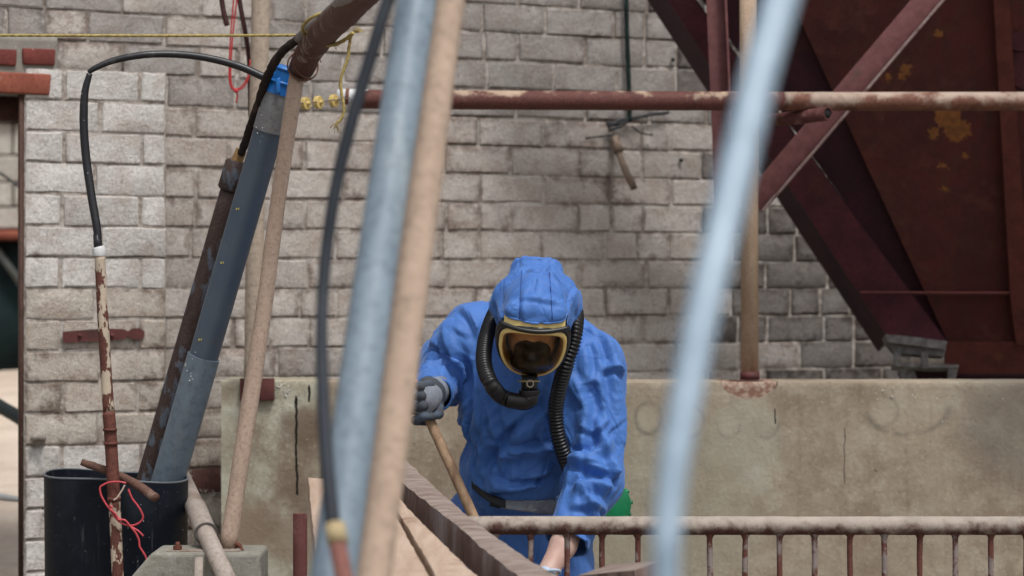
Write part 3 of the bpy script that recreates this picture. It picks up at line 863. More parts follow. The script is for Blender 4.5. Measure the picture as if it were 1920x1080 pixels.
cl_ = obj('pipe_clamp', tube([ap(128), ap(174)], .0425, 36), M_blueclip, GP, sharp=40)
obj('clamp_lip', tube([ap(150), ap(155)], .045, 36), M_blueclip, cl_)
obj('clamp_lip', tube([ap(126), ap(131)], .044, 36), M_blueclip, cl_)
bevel(obj('clamp_lug', box(ap(162) + Vector((-.004, -.044, 0)), (.012, .014, .040)), M_blueclip, cl_), .002)
M_yprint = m_plain('yellow_print', (.42, .36, .08, 1), .6)
axp = (A1 - A0).normalized()
for y in (388, 488, 632):
    c0 = ap(y) + Vector((-.022, -.0325, 0))
    for k in range(3):
        obj('print_mark', box(c0 + Vector((.0065 * k, -.0015 * k, .0006 * k)), (.004, .0008, .0055)), M_yprint, GP, smooth=False)
M_peel = m_rust('peeling_blue_paint_pipe', (.105, .118, .145, 1), .47, rust1=(.042, .026, .022, 1), rust2=(.080, .052, .044, 1), scale=20, sharp=.05, stretch=(1.6, 1.6, .7))
PP = empty('peeling_pipe', W(268, 930, 7.44), 'dark peeling pipe with a collar on top leaning left of the fat grey pipe', 'pipe')
B0, B1 = W(446, 300, 7.34), W(272, 900, 7.44)
bp = lambda y: B0 + (B1 - B0) * ((y - 300) / 600.0)
bd = (B1 - B0).normalized()
obj('pipe', tube(resample([bp(345), B1, B1 + bd * .2], 14)[0], rmm(16.5, 7.38), 24, rough=.0008, scale=40), M_peel, PP)
obj('coupling', tube([bp(302), bp(306), bp(352), bp(356)], [rmm(19, 7.35), rmm(22.5, 7.35), rmm(22.5, 7.35), rmm(20, 7.35)], 24, rough=.001, scale=30), M_peel, PP, sharp=50)
obj('brass_fitting', tube([bp(303) + Vector((-.002, 0, 0)), bp(281) + Vector((.002, 0, 0))], [.0175, .015], 8), m_dusty('dull_brass', (.42, .26, .10, 1), (.20, .11, .05, 1), (.05, .03, .02, 1), 30, .5), PP, smooth=False)
M_crust = m_dusty('crusted_black_hose', (.018, .014, .014, 1), (.040, .026, .022, 1), (.085, .06, .05, 1), 40, .9, .8)
obj('crusted_hose', tube(tpx([(452, 288, 7.33), (466, 250, 7.28), (484, 195, 7.2), (497, 155, 7.14), (512, 122, 7.08), (530, 96, 7.04), (556, 76, 7.0), (585, 66, 6.95), (612, 52, 6.85)], 10), rmm(8.2, 7.15), 14, rough=.0028, scale=70), M_crust, label='thin black crusted hose climbing from the peeling pipe up to the bound beam', cat='hose')

M_hose = Mt('black_cable_sheath', .42, spec=.5)
m = M_hose
m.color(m.mix(m.step(m.noise(30, 5, .7), .55, .72), (.011, .011, .014, 1), (.055, .052, .055, 1)))
m.rough(m.ma('MULTIPLY_ADD', m.noise(25, 4), .3, .28)); m.bump(m.noise(100, 3), .15, .002)
RP = empty('thin_standpipe', W(222, 1130, 7.05), 'thin rusty standpipe with flaking cream paint standing in front of the black bucket', 'standpipe')
M_stand = m_rust('flaking_cream_pipe', (.52, .43, .33, 1), .50, rust1=(.085, .030, .022, 1), rust2=(.150, .058, .040, 1), scale=20, sharp=.015, stretch=(1.5, 1.5, .8))
M_standr = m_rust('rusted_pipe', (.45, .36, .28, 1), .22, rust1=(.085, .030, .022, 1), rust2=(.17, .060, .042, 1), scale=16, sharp=.02)
rp = [(187, 478, 7.06), (191, 560, 7.06), (199, 700, 7.06), (207, 815, 7.055), (211, 880, 7.05), (215, 950, 7.05), (221, 1085, 7.05), (226, 1250, 7.05)]
q = [W(*p) for p in rp]
obj('upper_pipe', tube(catmull(q[:4], 8)[:-3], [rmm(10, 7.05), rmm(11, 7.05)], 18, rough=.0005, scale=60), M_stand, RP)
obj('middle_pipe', tube(catmull([W(204, 772, 7.055), W(207, 815, 7.055), W(211, 880, 7.05), W(214, 940, 7.05)], 6), rmm(12, 7.05), 18, rough=.0007, scale=60), M_standr, RP)
obj('lower_pipe', tube(catmull([W(214, 925, 7.05), W(217, 990, 7.05), W(221, 1085, 7.05), W(232, 1400, 7.06), W(240, 1645, 7.1)], 6), rmm(11.3, 7.05), 18, rough=.0005, scale=60), M_stand, RP)
for y0, y1, w_ in ((803, 808, 13.5), (829, 834, 13.5), (932, 939, 13)):
    x = 207 + (y0 - 815) * .06
    obj('pipe_collar', tube([W(x, y0, 7.05), W(x, y1, 7.05)], rmm(w_, 7.05), 18), M_standr, RP)
obj('white_cap', tube([W(184.5, 463, 7.06), W(185, 465, 7.06), W(186, 477, 7.06), W(186, 480, 7.06)], [rmm(11, 7.05), rmm(12.5, 7.05), rmm(12.5, 7.05), rmm(11.5, 7.05)], 20), m_plain('white_pvc_cap', (.68, .69, .68, 1), .5, .1), RP, sharp=40)
CB = empty('black_cable', W(184, 465, 7.06), 'black cable kinked at a corner, arching from the thin standpipe across to the crusted hose', 'cable')
obj('cable_riser', tube(tpx([(184, 468, 7.06), (182, 430, 7.06), (172, 370, 7.07), (162, 300, 7.08), (157, 235, 7.08), (159, 175, 7.08), (168, 138, 7.08)], 9), [rmm(7.2, 7.06), rmm(8.0, 7.06), rmm(8.2, 7.06), rmm(8, 7.06), rmm(5.5, 7.06)], 14), M_hose, CB)
obj('cable_run', tube(tpx([(166, 136, 7.08), (178, 128, 7.08), (215, 113, 7.09), (270, 103, 7.1), (330, 102, 7.12), (390, 109, 7.13), (450, 125, 7.14), (500, 147, 7.14)], 9), [rmm(4.5, 7.06), rmm(6.5, 7.06), rmm(7, 7.06), rmm(7.6, 7.06)], 14, flat=(1, 1)), M_hose, CB)
obj('cable_ferrule', tube([W(184, 470, 7.06), W(182.5, 440, 7.06)], rmm(8.2, 7.06), 14), M_hose, CB)

# the black bucket
M_bucket = Mt('black_polyethylene', .5, spec=.16)
m = M_bucket
dst = m.noise(5, 6, .65)
c = m.mix(m.step(dst, .45, .75), (.0045, .007, .012, 1), (.016, .021, .029, 1))
c = m.mix(m.ma('MULTIPLY', m.step(m.noise(90, 3, .7), .66, .74), .5), c, (.30, .30, .30, 1))
c = m.mix(m.ma('MULTIPLY', m.step(m.noise(1, 3, .6, vec=m.map((90, 90, 5))), .62, .72), .35), c, (.11, .11, .12, 1))
m.color(c); m.rough(m.ma('MULTIPLY_ADD', dst, .35, .32))
BC = W(218, 895, 7.30); BR = rmm(133, 7.30)
bax = Vector((.035, .0, 1)).normalized(); bx_ = Vector((1, 0, -.045)).normalized(); bx_ = (bx_ - bax * bx_.dot(bax) * 0).normalized()
hgt = BC.z - .0
V, F = [], []; n = 80; prof = []
for k in range(17): prof.append((1.0 - .045 * k / 16, -hgt * .985 * k / 16))
inner = [(r_ - .028, z) for r_, z in prof]
full = list(reversed(prof)) + [(prof[0][0] - .004, .004), (inner[0][0] + .004, .004)] + inner[:9] + [(0.0001, inner[8][1])]
for (r_, z) in full:
    for k in range(n):
        a = 2 * math.pi * k / n
        wob = 1 + .012 * math.cos(2 * a + .5) * (1 + z)
        p = BC + bx_ * (math.cos(a) * BR * r_ * wob) + Vector((0, 1, 0)) * (math.sin(a) * BR * r_ * wob) + Vector((-.0 * z, 0, z))
        p.z += .004 * math.sin(a * 3) * (z > -.05)
        V.append(p)
for j in range(len(full) - 1):
    for k in range(n):
        F.append((j * n + k, j * n + (k + 1) % n, (j + 1) * n + (k + 1) % n, (j + 1) * n + k))
F.append(tuple(range(n))[::-1])
BK = obj('black_bucket', (V, F), M_bucket, label='tall black plastic bucket with a wavy rim holding the leaning pipes', cat='bucket', sharp=50)
obj('rim_edge', tube([BC + bx_ * (math.cos(a) * BR * .992 * (1 + .012 * math.cos(2 * a + .5))) + Vector((0, 1, 0)) * (math.sin(a) * BR * .992 * (1 + .012 * math.cos(2 * a + .5))) + Vector((0, 0, .004 + .004 * math.sin(a * 3))) for a in np.linspace(0, 2 * math.pi, 81)], .0030, 8, caps=False), m_plain('lit_rim_grey', (.14, .155, .17, 1), .5), BK)  # pale ring: light on top of the rim painted as grey
obj('bucket_stick', tube(catmull([W(153, 866, 7.08), W(175, 874, 7.08), W(215, 888, 7.085), (W(248, 904, 7.07)), W(271, 919, 7.05), W(292, 934, 7.02)], 6), [rmm(6.5, 7.1), rmm(8, 7.1), rmm(8.5, 7.1), rmm(9, 7.1)], 12, rough=.0018, scale=60), m_dusty('rusty_twig', (.16, .088, .065, 1), (.11, .058, .045, 1), (.24, .17, .13, 1), 40, .9, .8), label='short rusty broken rod lying across the rim of the black bucket', cat='rod')
M_redw = m_plain('red_pink_wire', (.52, .060, .075, 1), .4, 0, 60, .5)
RW = empty('red_wire', W(204, 985, 7.02), 'thin pinkish red wire twisted round the standpipe in front of the bucket', 'wire')
z5 = lambda pts, d: [(80 + x / 4.155, 820 + y / 4.155, d) for x, y in pts]
rwr = rmm(1.9, 7.02)
obj('strand', tube(tpx(z5([(650, 357), (590, 346), (515, 352), (470, 372), (447, 392), (452, 440), (472, 485), (500, 530), (535, 575), (565, 625), (610, 665), (665, 686), (720, 682), (765, 655), (782, 620), (765, 572), (735, 525), (700, 480), (675, 425), (668, 402)], 7.025), 6), rwr, 8), M_redw, RW)
obj('strand', tube(tpx(z5([(520, 528), (540, 545), (530, 570), (560, 590), (580, 620), (610, 640), (650, 655), (680, 690), (745, 730), (785, 770)], 7.022), 6), rwr, 8), M_redw, RW)
obj('strand', tube(tpx(z5([(525, 560), (570, 600), (590, 640), (640, 645), (685, 695), (725, 745), (750, 800), (756, 850), (780, 890), (800, 925), (812, 960)], 7.020), 6), rwr, 8), M_redw, RW)
obj('bare_strand', tube(tpx(z5([(640, 372), (620, 410), (595, 448), (575, 475), (553, 490)], 7.018), 6), rwr * .9, 8), m_plain('pale_wire_end', (.55, .42, .36, 1), .4), RW)

# small concrete footing with strap, bolt and the leaning tan pole
M_foot = m_concrete('footing_concrete', (.27, .255, .215, 1), (.21, .20, .165, 1), (.34, .33, .29, 1), (.16, .14, .115, 1), seed=7)
DF = 6.85
fx0, fx1 = W(270, 0, DF).x, W(489, 0, DF).x
fz = CAMZ - (1036 - 540) / FPX * DF
V, F = [], []
for (x, y, z) in ((fx0 - .04, DF, 0), (fx1, DF, 0), (fx1, DF, fz), (fx0 + .02, DF, fz), (fx0 - .04, DF, fz - .07)):
    V.append((x, y, z))
V += [(x, y + .21, z) for x, y, z in V]
F = [(0, 1, 2, 3, 4), (9, 8, 7, 6, 5), (1, 6, 7, 2), (2, 7, 8, 3), (3, 8, 9, 4), (4, 9, 5, 0), (0, 5, 6, 1)]
fo = obj('concrete_footing', (V, F), M_foot, smooth=False, label='worn concrete footing block under the leaning tan pole, beside the bucket', cat='footing')
bevel(fo, .012, 3)
st_ = empty('anchor_strap', W(382, 1034, DF - .0), 'flat pale metal strap with rusty bolt lying on the concrete footing', 'strap')
bevel(obj('strap', box(W(383, 1033, DF + .04), (rmm(138, DF), .05, .007)), m_dusty('pale_strap', (.36, .31, .26, 1), (.25, .20, .16, 1), (.12, .06, .04, 1), 40), st_), .001)
M_bolt = m_dusty('rusty_bolt', (.20, .075, .05, 1), (.12, .045, .03, 1), None, 60, .9, .7)
obj('nut', tube([W(333, 1030, DF + .03), W(333, 1023, DF + .03)], rmm(8.5, DF), 6), M_bolt, st_, smooth=False)
obj('bolt', tube([W(333, 1030, DF + .03), W(333, 1016, DF + .03)], rmm(4, DF), 10), M_bolt, st_)
M_tanp = m_dusty('dusty_tan_pole', (.46, .345, .27, 1), (.38, .28, .215, 1), (.36, .33, .30, 1), 12, .9, .4, stretch=(1.5, 1.5, .3))
M_tanback = m_dusty('pale_back_pole', (.44, .36, .285, 1), (.37, .30, .235, 1), (.24, .17, .12, 1), 8, .9, .3, stretch=(1, 1, .3))
obj('tan_pole', tube(catmull([W(557, 140, 7.08), W(528, 330, 7.07), W(492, 600, 7.04), W(460, 810, 6.99), W(427, 1031, 6.94)], 8), [rmm(14.5, 7.1), rmm(14.5, 7.1), rmm(16, 7.2), rmm(15.5, 7.3)], 24, rough=.0012, scale=14), M_tanp, label='slender dusty tan pole leaning from the bound beam down to the concrete footing', cat='pole')
obj('back_pole', tube(catmull([W(491, -140, 8.25), W(487, 100, 8.25), W(479, 400, 8.27), W(474, 715, 8.32)], 8) + [W(470, 1400, 8.33)] * 0, rmm(17, 8.3), 20, rough=.001), M_tanback, label='upright pale tan pole behind the leaning pipes, standing on the cracked slab', cat='pole')
obj('knot_of_roots', tube(tpx([(436, 1018, 6.96), (446, 1022, 6.93), (456, 1032, 6.90)]), [.010, .007, .004], 8, rough=.004, scale=90), M_bolt, label='rusty twisted metal scrap at the foot of the leaning tan pole', cat='scrap metal')
TP = empty('sloping_tan_pipe', W(437, 1100, 6.9), 'dusty cream pipe with a joint collar sloping down past the footing toward the viewer', 'pipe')
tq = [W(330, 872, 7.56), W(358, 930, 7.38), W(386, 1000, 6.98), W(414, 1060, 6.78), W(440, 1120, 6.68), W(500, 1260, 6.45)]
M_cream = m_dusty('dusty_cream_pipe', (.44, .38, .33, 1), (.36, .30, .255, 1), (.26, .18, .14, 1), 10, .85, .4, stretch=(1, 1, 1))
obj('pipe', tube(catmull(tq, 8), rmm(16.5, 7.1), 24, rough=.001, scale=20), M_cream, TP)
obj('joint_collar', tube([tq[1].lerp(tq[2], .25), tq[1].lerp(tq[2], .30), tq[2].lerp(tq[1], .02), tq[2]], [rmm(17, 7.2), rmm(20, 7.2), rmm(20.5, 7.2), rmm(20.5, 7.2)], 24), M_cream, TP, sharp=40)
obj('collar_ring', loop_t := (lambda c, r_, t: (lambda s_, u_: tube([c + s_ * math.cos(a) * r_ + u_ * math.sin(a) * r_ for a in np.linspace(0, 2 * math.pi, 33)], .0024, 8, caps=False))(t.cross(Vector((0, 1, 0))).normalized(), t.cross(t.cross(Vector((0, 1, 0)))).normalized()))(tq[2], rmm(20.5, 7.16), (tq[3] - tq[2]).normalized()), m_plain('grey_ring', (.14, .135, .13, 1), .6), TP)
obj('small_prop_pipe', tube([W(373, 1045, 6.80), W(369, 1300, 6.80)], rmm(8, 6.8), 12), M_cream, label='thin cream pipe standing behind the sloping pipe at the bottom edge', cat='pipe')
obj('rusty_post', tube([W(563, 963, 7.2), W(563, 1400, 7.2)], rmm(13.5, 7.2), 18, hollow=.004, rough=.0008), m_dusty('deep_rust', (.105, .036, .032, 1), (.075, .024, .022, 1), (.16, .085, .07, 1), 30, .8, .5), label='short dark rusty post with an open top beside the pale end board', cat='post')

# bound beam at the top, its ties, and the yellow rope
BM = empty('bound_beam', W(566, 128, 7.08), 'thick rusty beam wrapped in brown cloth and rising toward the viewer from the tan pole', 'beam')
M_wrap = m_rust('cloth_wrapped_rust', (.25, .185, .15, 1), .30, rust1=(.070, .026, .018, 1), rust2=(.120, .048, .034, 1), scale=14, sharp=.05, stretch=(1, 1, 1))
bq = [W(566, 128, 7.08), W(578, 100, 6.98), W(604, 66, 6.8), W(640, 28, 6.4), W(700, -30, 5.9), W(800, -130, 5.0), W(850, -190, 4.6)]
def wrapf(i, a, p):
    return 1 + .05 * math.sin(p.z * 230 + a * 1.0) * .5 + .10 * mnoise.noise(p * 26)
obj('beam', tube(resample(catmull(bq, 10), 60)[0], [rmm(25, 7), rmm(26, 7), rmm(25, 7), rmm(24, 7)], 28, rfun=wrapf), M_wrap, BM)
M_gpip = m_dusty('grey_dirty_pipe', (.24, .215, .20, 1), (.17, .145, .13, 1), (.12, .07, .055, 1), 14, .6)
gq = [(560, 72, 6.92), (580, 54, 6.84), (600, 40, 6.76), (624, 20, 6.45), (660, -14, 6.0), (760, -120, 5.0)]
obj('top_pipe', tube(tpx(gq, 8), [rmm(9, 6.9), rmm(12, 6.8), rmm(13, 6.8)], 16, rough=.001), M_gpip, BM)
def coil(c, ax, r0, turns, wr, pitch=.0, n=40, ph=0.0, ex=1.0):
    ax = Vector(ax).normalized(); s_ = ax.cross(Vector((0, 1, 0))).normalized(); u_ = s_.cross(ax)
    return tube([Vector(c) + s_ * math.cos(2 * math.pi * t * turns + ph) * r0 + u_ * math.sin(2 * math.pi * t * turns + ph) * r0 * ex + ax * pitch * t for t in np.linspace(0, 1, int(n * turns))], wr, 6)
bdir = (bq[1] - bq[0]).normalized()
M_tie = m_plain('brown_tie_wire', (.16, .075, .05, 1), .7)
obj('tie_wire', coil(bq[0] + bdir * .01, bdir, .041, 2.2, .0018, .012), M_tie, BM)
obj('tie_wire', coil(bq[0] + bdir * .03, (bdir + Vector((.6, 0, .1))), .043, 1.3, .0016, .02), M_tie, BM)
M_rope = Mt('yellow_rope', .8, spec=.2)
M_rope.color(M_rope.mix(M_rope.step(M_rope.noise(150, 3), .4, .65), (.42, .33, .12, 1), (.28, .21, .08, 1)))
def rope(pts, r, twist=260.0):
    P_, L = resample(catmull(pts, 10), max(20, int(1 / .004 * (Vector(pts[-1]) - Vector(pts[0])).length)))
    return tube(P_, r, 10, rfun=lambda i, a, p: 1 + .22 * math.sin(3 * a + i * 1.1))
RO = empty('yellow_rope', W(578, 66, 6.9), 'thin yellow twisted rope strung level from the left edge and knotted on the bound beam', 'rope')
obj('rope_run', rope([W(-80, 66, 7.02), W(280, 67, 7.0), W(574, 66, 6.93)], rmm(2.6, 7)), M_rope, RO)
obj('rope_loop', rope([W(578, 66, 6.88), W(569, 60, 6.82), W(568, 50, 6.74), W(580, 36, 6.68), W(600, 26, 6.66), W(615, 24, 6.7)], rmm(3, 7)), M_rope, RO)
obj('rope_knot', rope([W(571, 70, 6.88), W(580, 71, 6.82), W(592, 69, 6.80), W(588, 63, 6.80), W(577, 63, 6.82)], rmm(3.6, 7)), M_rope, RO)
obj('rope_wrap', rope([W(592, 70, 6.80), W(612, 84, 6.75), W(632, 82, 6.70), W(650, 72, 6.66), W(662, 62, 6.64)], rmm(3.4, 7)), M_rope, RO)
obj('rope_tail', rope([W(659, 60, 6.65), W(655, 85, 6.66), W(652, 110, 6.66), W(644, 132, 6.66), W(638, 155, 6.66), W(641, 178, 6.66), W(645, 205, 6.66), W(640, 222, 6.66), W(631, 232, 6.66)], rmm(2.8, 6.7)), M_rope, RO)
Vf = []
rr3 = random.Random(5)
for (cx0, cy0, dx, dy, nn) in ((630, 232, -3, 12, 16), (664, 60, 10, -4, 22), (628, 84, 6, 4, 10)):
    for k in range(nn):
        a = W(cx0 + rr3.uniform(-3, 3), cy0 + rr3.uniform(-2, 2), 6.65)
        b = a + Vector(((dx + rr3.uniform(-9, 9)) * .00133, rr3.uniform(-.006, .006), -(dy + rr3.uniform(-8, 8)) * .00133))
        Vf.append(tube([a, a.lerp(b, .5) + Vector((rr3.uniform(-.002, .002), 0, rr3.uniform(-.002, .002))), b], .0006, 4))
obj('frayed_fibres', join(*Vf), M_rope, RO, kind='stuff')

# yellow discs threaded on a wire to the long pipe
DS = empty('disc_string', W(600, 192, 7.9), 'three small yellow discs threaded on a wire leading to the end of the long pipe', 'disc string')
obj('wire', tube([W(560, 194, 7.5), W(600, 191, 7.9), W(655, 184, 8.3)], .0022, 6), m_plain('dull_wire', (.20, .14, .11, 1), .5), DS)
M_disc = m_plain('yellow_plastic_disc', (.60, .44, .15, 1), .55, .1)
for x, y, d in ((573, 194, 7.6), (597, 192, 7.85), (626, 189, 8.15)):
    c_ = W(x, y, d); ax_ = Vector((.86, -.50, .02)).normalized(); r_ = rmm(12.3, d)
    obj('disc', tube([c_ - ax_ * .007, c_ - ax_ * .0055, c_ - ax_ * .0008, c_ + ax_ * .0008, c_ + ax_ * .0055, c_ + ax_ * .007], [r_ * .93, r_, r_ * .97, r_ * .97, r_, r_ * .93], 32), M_disc, DS, sharp=35)
    obj('hub', tube([c_ - ax_ * .013, c_ + ax_ * .013], r_ * .32, 14), M_disc, DS)
# red strings and thin rods hanging on the wall at the top
RS = empty('red_string', W(442, 190, 8.1), 'doubled thin red string hanging in a knotted loop in front of the wall', 'string')
for pts in ([(440, -40), (438, 0), (433, 60), (430, 120), (430, 150), (434, 165), (442, 170)], [(447, -40), (444, 0), (437, 60), (433, 120), (433, 150), (436, 163), (443, 170)],
            [(442, 170), (452, 163), (462, 150), (467, 135), (469, 112)], [(443, 171), (456, 164), (465, 149), (468, 130)], [(442, 168), (445, 178), (443, 193)]):
    obj('string', tube(tpx([(x, y, 8.1) for x, y in pts], 6), rmm(1.5, 8.1), 6), m_plain('red_string_fibre', (.48, .035, .04, 1), .7) if 'red_string_fibre' not in bpy.data.materials else bpy.data.materials['red_string_fibre'], RS)
obj('knot', tube([W(440, 168, 8.095), W(446, 172, 8.095)], rmm(4, 8.1), 8, rough=.002, scale=90), bpy.data.materials['red_string_fibre'], RS)
M_brod = m_dusty('brown_rubber', (.075, .032, .030, 1), (.05, .022, .022, 1), None, 30)
obj('brown_cable', tube(tpx([(444, -60, 8.3), (449, 0, 8.3), (458, 50, 8.3), (465, 95, 8.32), (467, 140, 8.34), (468, 220, 8.34)], 8), [rmm(4.5, 8.3), rmm(4.5, 8.3), rmm(2.5, 8.3)], 10), M_brod, label='brown cable hanging beside the red string loop', cat='cable')
obj('brown_cable_end', tube(tpx([(412, -50, 8.3), (416, 0, 8.3), (420, 25, 8.3), (426, 48, 8.3)], 6), rmm(5, 8.3), 10), M_brod, label='short loose brown cable end at the top left of the red string', cat='cable')

# ================================================================ RAILING
DR = 6.62
M_rail = m_rust('dusty_rusty_rail', (.38, .325, .275, 1), .53, top=.28, rust1=(.060, .026, .022, 1), rust2=(.115, .048, .038, 1), scale=26, sharp=.22, rough=.85)
M_bal = m_rust('rusty_baluster', (.26, .215, .20, 1), .46, rust1=(.095, .034, .026, 1), rust2=(.155, .060, .045, 1), scale=24, sharp=.06, rough=.85)
RL = empty('railing', W(1500, 1600, DR), 'rusty steel railing with dusty round top rail and thin upright bars along the bottom right', 'railing')
rail_pts = resample([W(876, 985, DR), W(1200, 985.5, DR), W(2500, 986, DR)], 60)[0]
obj('top_rail', tube(rail_pts, rmm(17.5, DR), 28, rough=.0010, scale=26), M_rail, RL)
bars = [895, 930] * 0 + [929, 995, 1063, 1129, 1196, 1262, 1331, 1397, 1462, 1527, 1594, 1658, 1725, 1791, 1858, 1924, 1990, 2056, 2122, 2188, 2254, 2320, 2386, 2452]
for x in bars:
    yy = 1000
    P_ = [W(x, yy - 4, DR), W(x, yy + 4, DR), W(x, yy + 8, DR)] + [W(x + .6 * math.sin(k + x), yy + 12 + k * 32, DR) for k in range(18)]
    obj('bar', tube(P_, [rmm(10, DR), rmm(8, DR), rmm(5.8, DR)] + [rmm(5.4, DR)] * 18, 12, rough=.0009, scale=70), M_bal, RL)
obj('bottom_rail', tube([W(876, 1590, DR), W(2500, 1590, DR)], rmm(14, DR), 16), M_rail, RL)
for x in (1262 - 33, 2089):
    obj('post', tube([W(x, 1000, DR + .0), Vector((W(x, 0, DR).x, DR, 0))], rmm(13, DR), 16), M_rail, RL) if x > 1920 else None

# ================================================================ PLANKS
M_darkw = Mt('rough_sawn_dark_wood', .95, spec=.15)
m = M_darkw
vv = m.map((5, 1.0, 5))
saw = m.noise(1, 5, .72, vec=m.map((7.0, 62, 7.0), rot=(0, 0, R(-24))), dist=.6)
g1 = m.noise(9, 6, .65); g2 = m.noise(70, 4, .7)
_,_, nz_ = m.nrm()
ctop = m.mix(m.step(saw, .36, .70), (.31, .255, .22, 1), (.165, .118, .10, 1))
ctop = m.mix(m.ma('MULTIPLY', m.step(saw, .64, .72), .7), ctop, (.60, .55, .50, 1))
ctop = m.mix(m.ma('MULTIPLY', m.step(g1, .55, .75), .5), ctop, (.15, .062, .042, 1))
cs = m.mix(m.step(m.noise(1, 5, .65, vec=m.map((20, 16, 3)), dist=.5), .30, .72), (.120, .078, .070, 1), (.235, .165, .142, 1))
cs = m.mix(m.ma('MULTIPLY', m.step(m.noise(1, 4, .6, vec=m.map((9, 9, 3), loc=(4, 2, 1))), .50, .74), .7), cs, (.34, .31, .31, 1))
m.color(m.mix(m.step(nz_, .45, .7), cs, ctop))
m.bump(saw, .8, .006); m.bump(g2, .6, .003)
M_palew = Mt('pale_dusty_board', .93, spec=.15)
m = M_palew
gr = m.noise(1, 5, .65, vec=m.map((40, 3, 40)))
c = m.mix(m.step(gr, .3, .7), (.47, .36, .28, 1), (.38, .275, .205, 1))
c = m.mix(m.ma('MULTIPLY', m.step(m.noise(7, 6, .7), .55, .72), .8), c, (.21, .125, .085, 1))
c = m.mix(m.ma('MULTIPLY', m.step(m.noise(60, 4, .7), .6, .75), .5), c, (.16, .09, .06, 1))
m.color(c); m.bump(gr, .3, .003); m.bump(m.noise(60, 4, .7), .4, .002)
def pl(pxa, pya, da, pxb, pyb, db): return W(pxa, pya, da), W(pxb, pyb, db)
# dark beam: the top right edge runs (741,854)->(1060,1085); far end at 6.85, near end 5.45
def long_beam(name, TL, TR, h, label, cat, mat, ext=.5, rough=.003, ns=40):
    """TL,TR = top-left and top-right edges, each (far point, near point)"""
    V, F = [], []
    rows = ns
    LP_, RP_ = [resample(catmull([W(*p) for p in side], 6), rows)[0] for side in (TL, TR)]
    m_ = 14
    for i in range(rows + 1):
        a, b = LP_[i], RP_[i]
        s_ = (b - a); dn = Vector((0, 0, -h))
        sec = [a, a + s_ * .25, a + s_ * .5, a + s_ * .75, b, b + dn * .25, b + dn * .5, b + dn * .75, b + dn, a + s_ * .5 + dn, a + dn, a + dn * .75, a + dn * .5, a + dn * .25]
        for k, p in enumerate(sec):
            edge = k in (0, 4)
            nv = mnoise.noise_vector(p * 22) * rough + mnoise.noise_vector(Vector((0, p.y * 32, k * .5))) * rough * (.6 if edge else .25)
            if edge: nv += Vector((0, 0, -.002)) + (s_.normalized() * (.002 if k == 0 else -.002))
            V.append(p + nv)
    for i in range(rows):
        for k in range(m_):
            p, q = i * m_ + k, i * m_ + (k + 1) % m_
            F.append((p, p + m_, q + m_, q))
    F.append(tuple(range(m_))); F.append(tuple(rows * m_ + k for k in range(m_))[::-1])
    F = [f[::-1] for f in F]
    return obj(name, (V, F), mat, label=label, cat=cat, sharp=45)
dy = lambda pts, d0=6.86, d1=5.62, y0=854, y1=1084: [(x, y, d0 + (d1 - d0) * (y - y0) / (y1 - y0)) for x, y in pts]
long_beam('dark_beam', dy([(684, 856), (735, 889), (773, 920), (811, 949), (849, 979), (899, 1022), (971, 1080), (1050, 1140)]), dy([(754, 853), (790, 887), (846, 938), (885, 971), (931, 1005), (985, 1042), (1050, 1082), (1140, 1136)]), .074, 'rough sawn dark beam with saw marks, topmost of the stack curving down to the bottom edge', 'timber beam', M_darkw, 0, .0030, 110)
long_beam('pale_plank', dy([(712, 900), (735, 938), (755, 973), (774, 1006), (794, 1038), (817, 1080), (850, 1140)]), dy([(742, 925), (775, 962), (812, 998), (850, 1036), (897, 1080), (950, 1130)]), .026, 'narrow pale dusty plank squeezed under the left side of the dark beam', 'plank', M_palew, 0, .0022, 70)
long_beam('wide_board', dy([(577, 894), (583, 960), (590, 1040), (600, 1140)], 6.8), dy([(716, 912), (745, 968), (775, 1024), (812, 1090), (840, 1140)], 6.8), .045, 'wide pale board with brown scuffs lying left of the dark beam behind blurred poles', 'board', M_palew, 0, .0018, 60)
V, F = beam(W(1118, 1104, 6.0), W(1225, 1094, 5.9), .12, .085, (0, 1, 0), 14, .003)
obj('board_end', (V, F), M_darkw, label='end of a reddish board just showing at the bottom edge under the rail', cat='board', sharp=45)
# trestle that carries the boards, below the picture
TR_ = empty('trestle', W(800, 1500, 6.0), 'low timber trestle under the planks near the bottom edge', 'trestle')
tz = W(700, 1000, 6.6).z - .10
obj('crossbar', box((-.20, 6.35, tz - .09), (.40, .07, .07)), M_darkw, TR_)
obj('crossbar', box((-.03, 5.93, .83), (.90, .07, .07)), M_darkw, TR_)
for x in (-.36, -.04): obj('leg', box((x, 6.35, (tz - .125) / 2), (.06, .06, tz - .125)), M_darkw, TR_)
for x in (-.40, .34): obj('leg', box((x, 5.93, .3975), (.06, .06, .795)), M_darkw, TR_)

